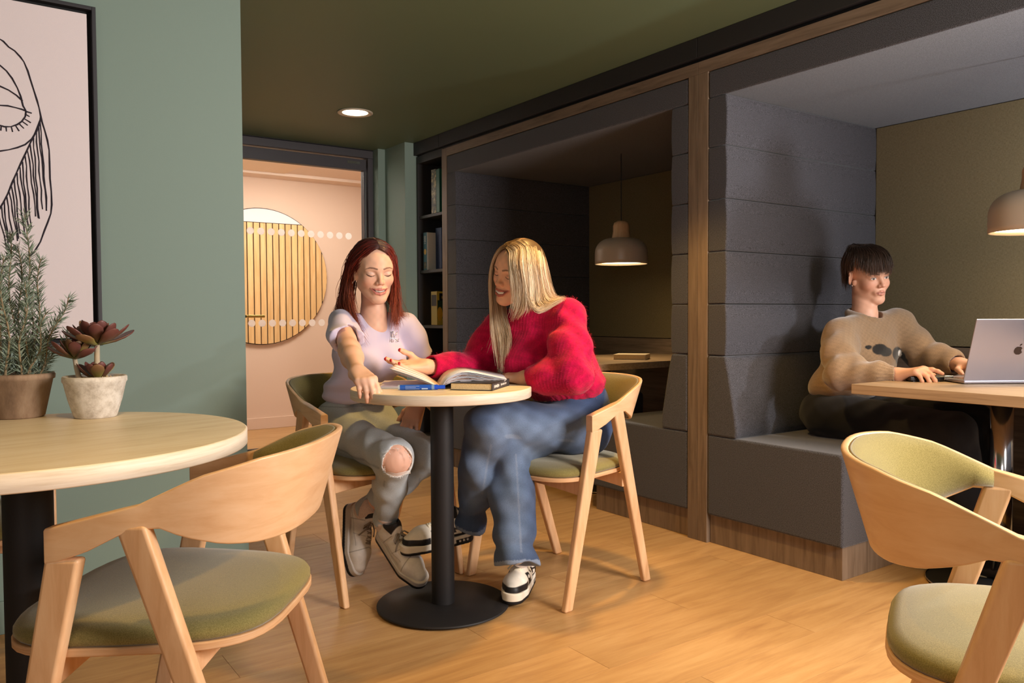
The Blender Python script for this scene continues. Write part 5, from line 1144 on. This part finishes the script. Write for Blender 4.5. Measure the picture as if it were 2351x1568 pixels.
whitem = plain('print_white', srgb(226, 222, 214), .6); blackc = plain('black_cover', srgb(24, 24, 26), .4)
pb = paperback((1.330, 2.238), (.64, -.77), .143, .205, .024, blackc, plain('spine_grey', srgb(58, 56, 60), .5), 'black paperback lying under the open magazine')
rp_ = random.Random(9)
def print_marks(name, n, w, h, axis, at, mat, parent):
    m = MB(); u = 0.0
    for k in range(n):
        l_ = w/n*(.35+.5*rp_.random()); hh = h*(.6+.6*rp_.random()); p_ = at[0] if axis == 'y' else 0
        if axis == 'y': m.box(at[0], at[0]+.0003, at[1]+w*k/n, at[1]+w*k/n+l_, at[2]-hh/2, at[2]+hh/2)
        else: m.box(at[0]+w*k/n, at[0]+w*k/n+l_, at[1]-.0003, at[1], at[2]-hh/2, at[2]+hh/2)
    return m.obj(name, mat, parent)
print_marks('spine_print', 16, .060, .010, 'y', (.1431, .020, .0120), whitem, pb); print_marks('spine_print', 14, .070, .007, 'y', (.1431, .098, .0122), whitem, pb)
mz = thing('open_magazine', 'open magazine with lifted striped pages on the small round table', 'magazine', (1.325, 2.285, TZ))
S0, S1 = V(1.322, 2.283, TZ+.004), V(1.322, 2.283, TZ+.004)+V(.44, .90, 0)*.262
stripe = NT('striped_page'); tcx = stripe.n('ShaderNodeTexCoord'); wv = stripe.n('ShaderNodeTexWave', wave_type='BANDS', bands_direction='X', i_Scale=1.7); stripe.l(tcx.outputs['UV'], wv.inputs['Vector']); stripe.col(stripe.ramp(wv.outputs['Fac'], [(.55, srgb(246, 240, 236)), (.62, srgb(238, 190, 176))])); stripe.set(.45)
gloss = plain('glossy_page', srgb(214, 210, 212), .3); photo = NT('printed_page'); pn = photo.noise(photo.mapping((1, 1, 1)), 38, 4, .7, 1.); photo.col(photo.ramp(pn, [(.3, srgb(60, 56, 62)), (.45, srgb(190, 150, 130)), (.6, srgb(228, 220, 216)), (.8, srgb(120, 122, 130))])); photo.set(.3)
def sheet(name, near, far, mat, th=.0006):
    A, B = catmull(near, 14), catmull(far, 14); me = bpy.data.meshes.new(name); o0 = V(1.325, 2.285, TZ)
    vs = [tuple(q-o0) for q in A]+[tuple(q-o0) for q in (A+B)/2+V(0, 0, .0015)]+[tuple(q-o0) for q in B]
    fs = [(r*14+i, r*14+i+1, (r+1)*14+i+1, (r+1)*14+i) for r in (0, 1) for i in range(13)]
    me.from_pydata(vs, [], fs); uv = me.uv_layers.new(name='uv')
    for l_ in me.loops: i = l_.vertex_index; uv.data[l_.index].uv = ((i//14)/2, (i % 14)/13)
    me.materials.append(mat); me.polygons.foreach_set('use_smooth', np.ones(len(me.polygons), bool)); o = link(name, me, mz); m = o.modifiers.new('t', 'SOLIDIFY'); m.thickness = th; return o
Lt0, Lt1 = pixel_point(894, 846, 2.66), pixel_point(924, 828, 2.90)
for k in range(6):
    e = k*.0022; b0, b1 = Lt0+V(.004*k, -.001*k, -e*1.6), Lt1+V(.004*k, 0, -e*1.6)
    sheet('page', [S0, lerp(S0, b0, .35)+V(0, 0, .004-e*.3), lerp(S0, b0, .7)+V(0, 0, .003-e*.2), b0], [S1, lerp(S1, b1, .35)+V(0, 0, .006-e*.3), lerp(S1, b1, .7)+V(0, 0, .004-e*.2), b1], stripe.m if k == 0 else photo.m if k == 5 else gloss)
Rt0, Rt1 = pixel_point(1164, 871, 2.70), pixel_point(1150, 856, 2.93)
for k in range(9):
    u = k/8; h0 = .052*(1-.62*u); b0, b1 = Rt0+V(.0, .0, -.010*u)+V(-.014, .012, 0)*u*.6, Rt1+V(0, 0, -.010*u)
    n0 = [S0, lerp(S0, b0, .12)+V(0, 0, h0*.62), lerp(S0, b0, .36)+V(0, 0, h0*.82), lerp(S0, b0, .70)+V(0, 0, h0*.42), b0]; n1 = [S1, lerp(S1, b1, .12)+V(0, 0, h0*.62), lerp(S1, b1, .36)+V(0, 0, h0*.82), lerp(S1, b1, .70)+V(0, 0, h0*.42), b1]
    sheet('page', n0, n1, photo.m if k in (3, 6) else gloss)
lf_ = thing('folded_leaflet', 'pale folded leaflet lying beside the blue marker', 'leaflet', (1.30, 2.46, TZ))
for k in range(3):
    q = [V(1.160, 2.420), V(1.292, 2.655), V(1.470, 2.560), V(1.330, 2.330)]; cc_ = sum(q)/4; pl = [((p_-cc_)*(1-.02*k)+cc_-V(1.30, 2.46)+V(.003*k, .002*k)) for p_ in q]
    MB().prism([tuple(p_) for p_ in pl], .0006+.0022*k, .0020+.0022*k).obj('sheet', whitem if k < 2 else plain('leaflet_top', srgb(222, 208, 208), .4), lf_)
mk = thing('marker_pen', 'blue marker pen with pale barrel lying at the table rim', 'marker', (1.20, 2.33, TZ))
ma, mb_ = V(1.196, 2.330, .0095), V(1.322, 2.255, .0095); md = nrm(mb_-ma); o0 = V(1.20, 2.33, 0); blue = plain('marker_blue', srgb(24, 84, 178), .4); bl2 = plain('cap_blue', srgb(20, 78, 206), .35)
def cyl(name, a, b, r, mat, r2=None): return MB().tube([a-o0, b-o0], [r, r2 or r], 16).obj(name, mat, mk, sm=False)
cyl('label', ma, ma+md*.102, .0088, blue); cyl('collar', ma+md*.102, ma+md*.111, .0090, plain('collar', srgb(120, 150, 190), .3)); cyl('cap', ma+md*.111, ma+md*.122, .0084, bl2); cyl('cap_tip', ma+md*.122, ma+md*.146, .0066, bl2); cyl('end_ring', ma-md*.006, ma, .0084, plain('clear_ring', srgb(170, 180, 190), .2))
ang = math.atan2(md[1], md[0]); pm = bpy.data.objects.new('label_print', None); lbl = MB()
for r_ in range(3):
    for k in range(12 if r_ != 1 else 9): lbl.box(.018+.0038*k, .018+.0038*k+.0022, -.0092, -.0086, -.0052+.0045*r_, -.0036+.0045*r_)
lbl.box(.070, .090, -.0092, -.0086, -.0058, -.0022)
bpy.data.objects.remove(pm); lbl.obj('label_print', plain('print_pale', srgb(176, 196, 222), .5), mk, tuple(ma-o0), (0, 0, ang))
o0 = V(1.20, 2.33, 0)
# ------------------------------------------------------------------ bookshelf contents
def sbook(name, x0, x1, y0, y1, z0, z1, cover, label, cat='book', spine=None):
    t = thing(name, label, cat, (x0, (y0+y1)/2, z0)); y0 -= t.location.y; y1 -= t.location.y; h = z1-z0; d = x1-x0
    bevel(MB().box(0, .003, y0, y1, 0, h).obj('spine', spine or cover, t), .001); bevel(MB().box(.003, d, y0, y0+.002, 0, h).obj('cover', cover, t), .0005); bevel(MB().box(.003, d, y1-.002, y1, 0, h).obj('cover', cover, t), .0005); MB().box(.003, d-.004, y0+.002, y1-.002, .003, h-.003).obj('page_block', pages, t); return t
spn = NT('photo_spine'); q = spn.noise(spn.mapping((1, 1, 1)), 26, 4, .7); spn.col(spn.ramp(q, [(.35, srgb(40, 52, 44)), (.5, srgb(96, 90, 66)), (.62, srgb(190, 170, 120)), (.8, srgb(60, 66, 60))])); spn.set(.4)
green = plain('green_cover', srgb(24, 92, 72), .45); teal = plain('teal_box', srgb(52, 104, 116), .5); gold = plain('gold', srgb(214, 168, 70), .4)
sbook('hardback_book', 2.715, 2.91, 4.738, 4.800, 1.690, 1.985, plain('red_cover', srgb(110, 34, 26), .5), 'thick picture-spined hardback on the top shelf', spine=spn.m)
sbook('hardback_book', 2.715, 2.90, 4.690, 4.735, 1.690, 1.98, green, 'green hardback leaning beside the picture-spined book on the top shelf')
bx = thing('puzzle_box', 'white puzzle box with teal spine reading 1000 on the shelf', 'box', (2.715, 4.893, 1.312))
bevel(MB().box(.002, .21, -.024, .024, 0, .258).obj('box', plain('box_white', srgb(232, 226, 212), .6), bx), .0015); bevel(MB().box(0, .0018, -.024, .024, 0, .258).obj('spine', teal, bx), .0005)
text('spine_lettering', '1000', .030, (-.0006, 0, .205), (math.pi/2, -math.pi/2, -math.pi/2), whitem, bx); MB().prism([(.016*math.cos(a), .020*math.sin(a)+.125) for a in np.linspace(0, 2*math.pi, 21)[:-1]], -.0008, .0, 'x').obj('gold_badge', gold, bx); MB().box(-.0006, .0, -.018, .018, .01, .055).obj('picture_label', spn.m, bx)
sbook('hardback_book', 2.78, 2.93, 4.78, 4.86, 1.312, 1.600, plain('navy_cover', srgb(30, 52, 96), .5), 'navy book standing behind the white puzzle box')
yb_ = sbook('hardback_book', 2.715, 2.88, 4.735, 4.815, .932, 1.160, plain('fruit_cover', srgb(186, 160, 60), .5), 'yellow and green illustrated book on the third shelf', spine=plain('dark_spine', srgb(150, 132, 60), .5))
MB().box(.004, .158, -.0408, -.0401, .045, .168).obj('cover_print', plain('print_green', srgb(36, 62, 44), .5), yb_); MB().box(.018, .075, -.0414, -.0409, .165, .215).obj('title_panel', plain('print_black', srgb(18, 18, 18), .5), yb_)
text('cover_lettering', 'IM', .026, (.047, -.0416, .186), (math.pi/2, 0, 0), gold, yb_)
for cx_, cz_, ra, rb_ in ((.022, .075, .020, .048), (.068, .066, .026, .060)): MB().prism([(cx_+ra*math.cos(a), cz_+rb_*math.sin(a)) for a in np.linspace(0, 2*math.pi, 25)[:-1]], -.0413, -.0409, 'y').obj('printed_fruit', plain('print_yellow', srgb(206, 158, 40), .5), yb_)
MB().box(-.0006, 0, -.034, .034, .130, .205).obj('spine_title', plain('print_black', srgb(22, 22, 22), .5), yb_)
# book on the dark booth's table
bk = paperback((3.105, 3.405), (.59, -.81), .185, .16, .030, plain('cream_cover', srgb(206, 190, 164), .5), plain('cream_spine', srgb(180, 160, 130), .5), 'cream paperback lying on the table in the dark booth', z=.740)
# ------------------------------------------------------------------ laptop and device
alu = plain('aluminium', srgb(176, 172, 182), .38, .75); dark = plain('dark_screen', srgb(14, 14, 16), .2)
LT = .740; p0 = V(3.005, 1.425, LT); ud = nrm(V(cR[0], cR[1], 0)); bd = nrm(V(cF[0], cF[1], 0))
lt = thing('laptop', 'silver laptop with dark apple emblem open on the booth table', 'laptop', tuple(p0), math.atan2(ud[1], ud[0]))
bevel(MB().box(0, .345, .0, .236, .002, .0135).obj('base', alu, lt), .004, 3); bevel(MB().box(.03, .315, .035, .135, .0136, .0142).obj('keyboard', dark, lt), .0005); MB().box(.115, .23, .15, .225, .0136, .0139).obj('trackpad', alu, lt)
for x in (.02, .325):
    for y in (.02, .215): MB().lathe([(.006, 0), (.006, .002)], (x, y, 0), 12).obj('foot', dark, lt)
ld = bevel(MB().box(0, .345, -.0045, .0, 0, .238).obj('lid', alu, lt, (0, .008, .012), (math.radians(19), 0, 0)), .0035, 3); ld['label'] = 'silver lid with apple emblem'
MB().box(.006, .339, .0, .0006, .006, .232).obj('screen', dark, ld)
ap = []
for a in np.linspace(0, 2*math.pi, 49)[:-1]:
    x, y = math.cos(a), math.sin(a); r = .0155*(1-.10*(abs(x) < .28)*(y > 0)*(1-abs(x)/.28)-.06*(abs(x) < .25)*(y < 0)*(1-abs(x)/.25)); px_, py_ = r*x*1.0, r*y*1.02
    b = math.hypot(px_-.0185, py_-.0025)
    if b < .0085: k = .0085/max(b, 1e-5); px_, py_ = .0185+(px_-.0185)*k, .0025+(py_-.0025)*k
    ap.append((px_+.1725, py_+.119))
emb = plain('emblem', srgb(70, 62, 62), .15, .9)
MB().prism(ap, -.0052, -.0044, 'y').obj('emblem', emb, ld); MB().prism([(.1725+a, .119+b) for a, b in ((.001, .0175), (.0015, .0215), (.0045, .0255), (.0085, .0265), (.0085, .0225), (.0055, .0190))], -.0052, -.0044, 'y').obj('emblem_leaf', emb, ld)
dv = thing('handheld_device', 'black handheld device with a silver end under the hand of the man', 'device', (2.955, 1.595, LT), math.atan2(ud[1], ud[0]))
blackp = plain('device_black', srgb(22, 21, 23), .3)
bevel(MB().box(0, .128, .0, .085, .003, .020).obj('body', blackp, dv), .003, 2); bevel(MB().box(.130, .166, .006, .080, .004, .022).obj('end_cap', M['chrome'], dv), .003, 2)
for k in range(4): bevel(MB().box(.052+.018*k, .066+.018*k, .018, .064, .0200, .0225).obj('key', plain('key', srgb(60, 58, 62), .4), dv), .001)
MB().box(.010, .110, .002, .083, .0, .003).obj('base_pad', blackp, dv)
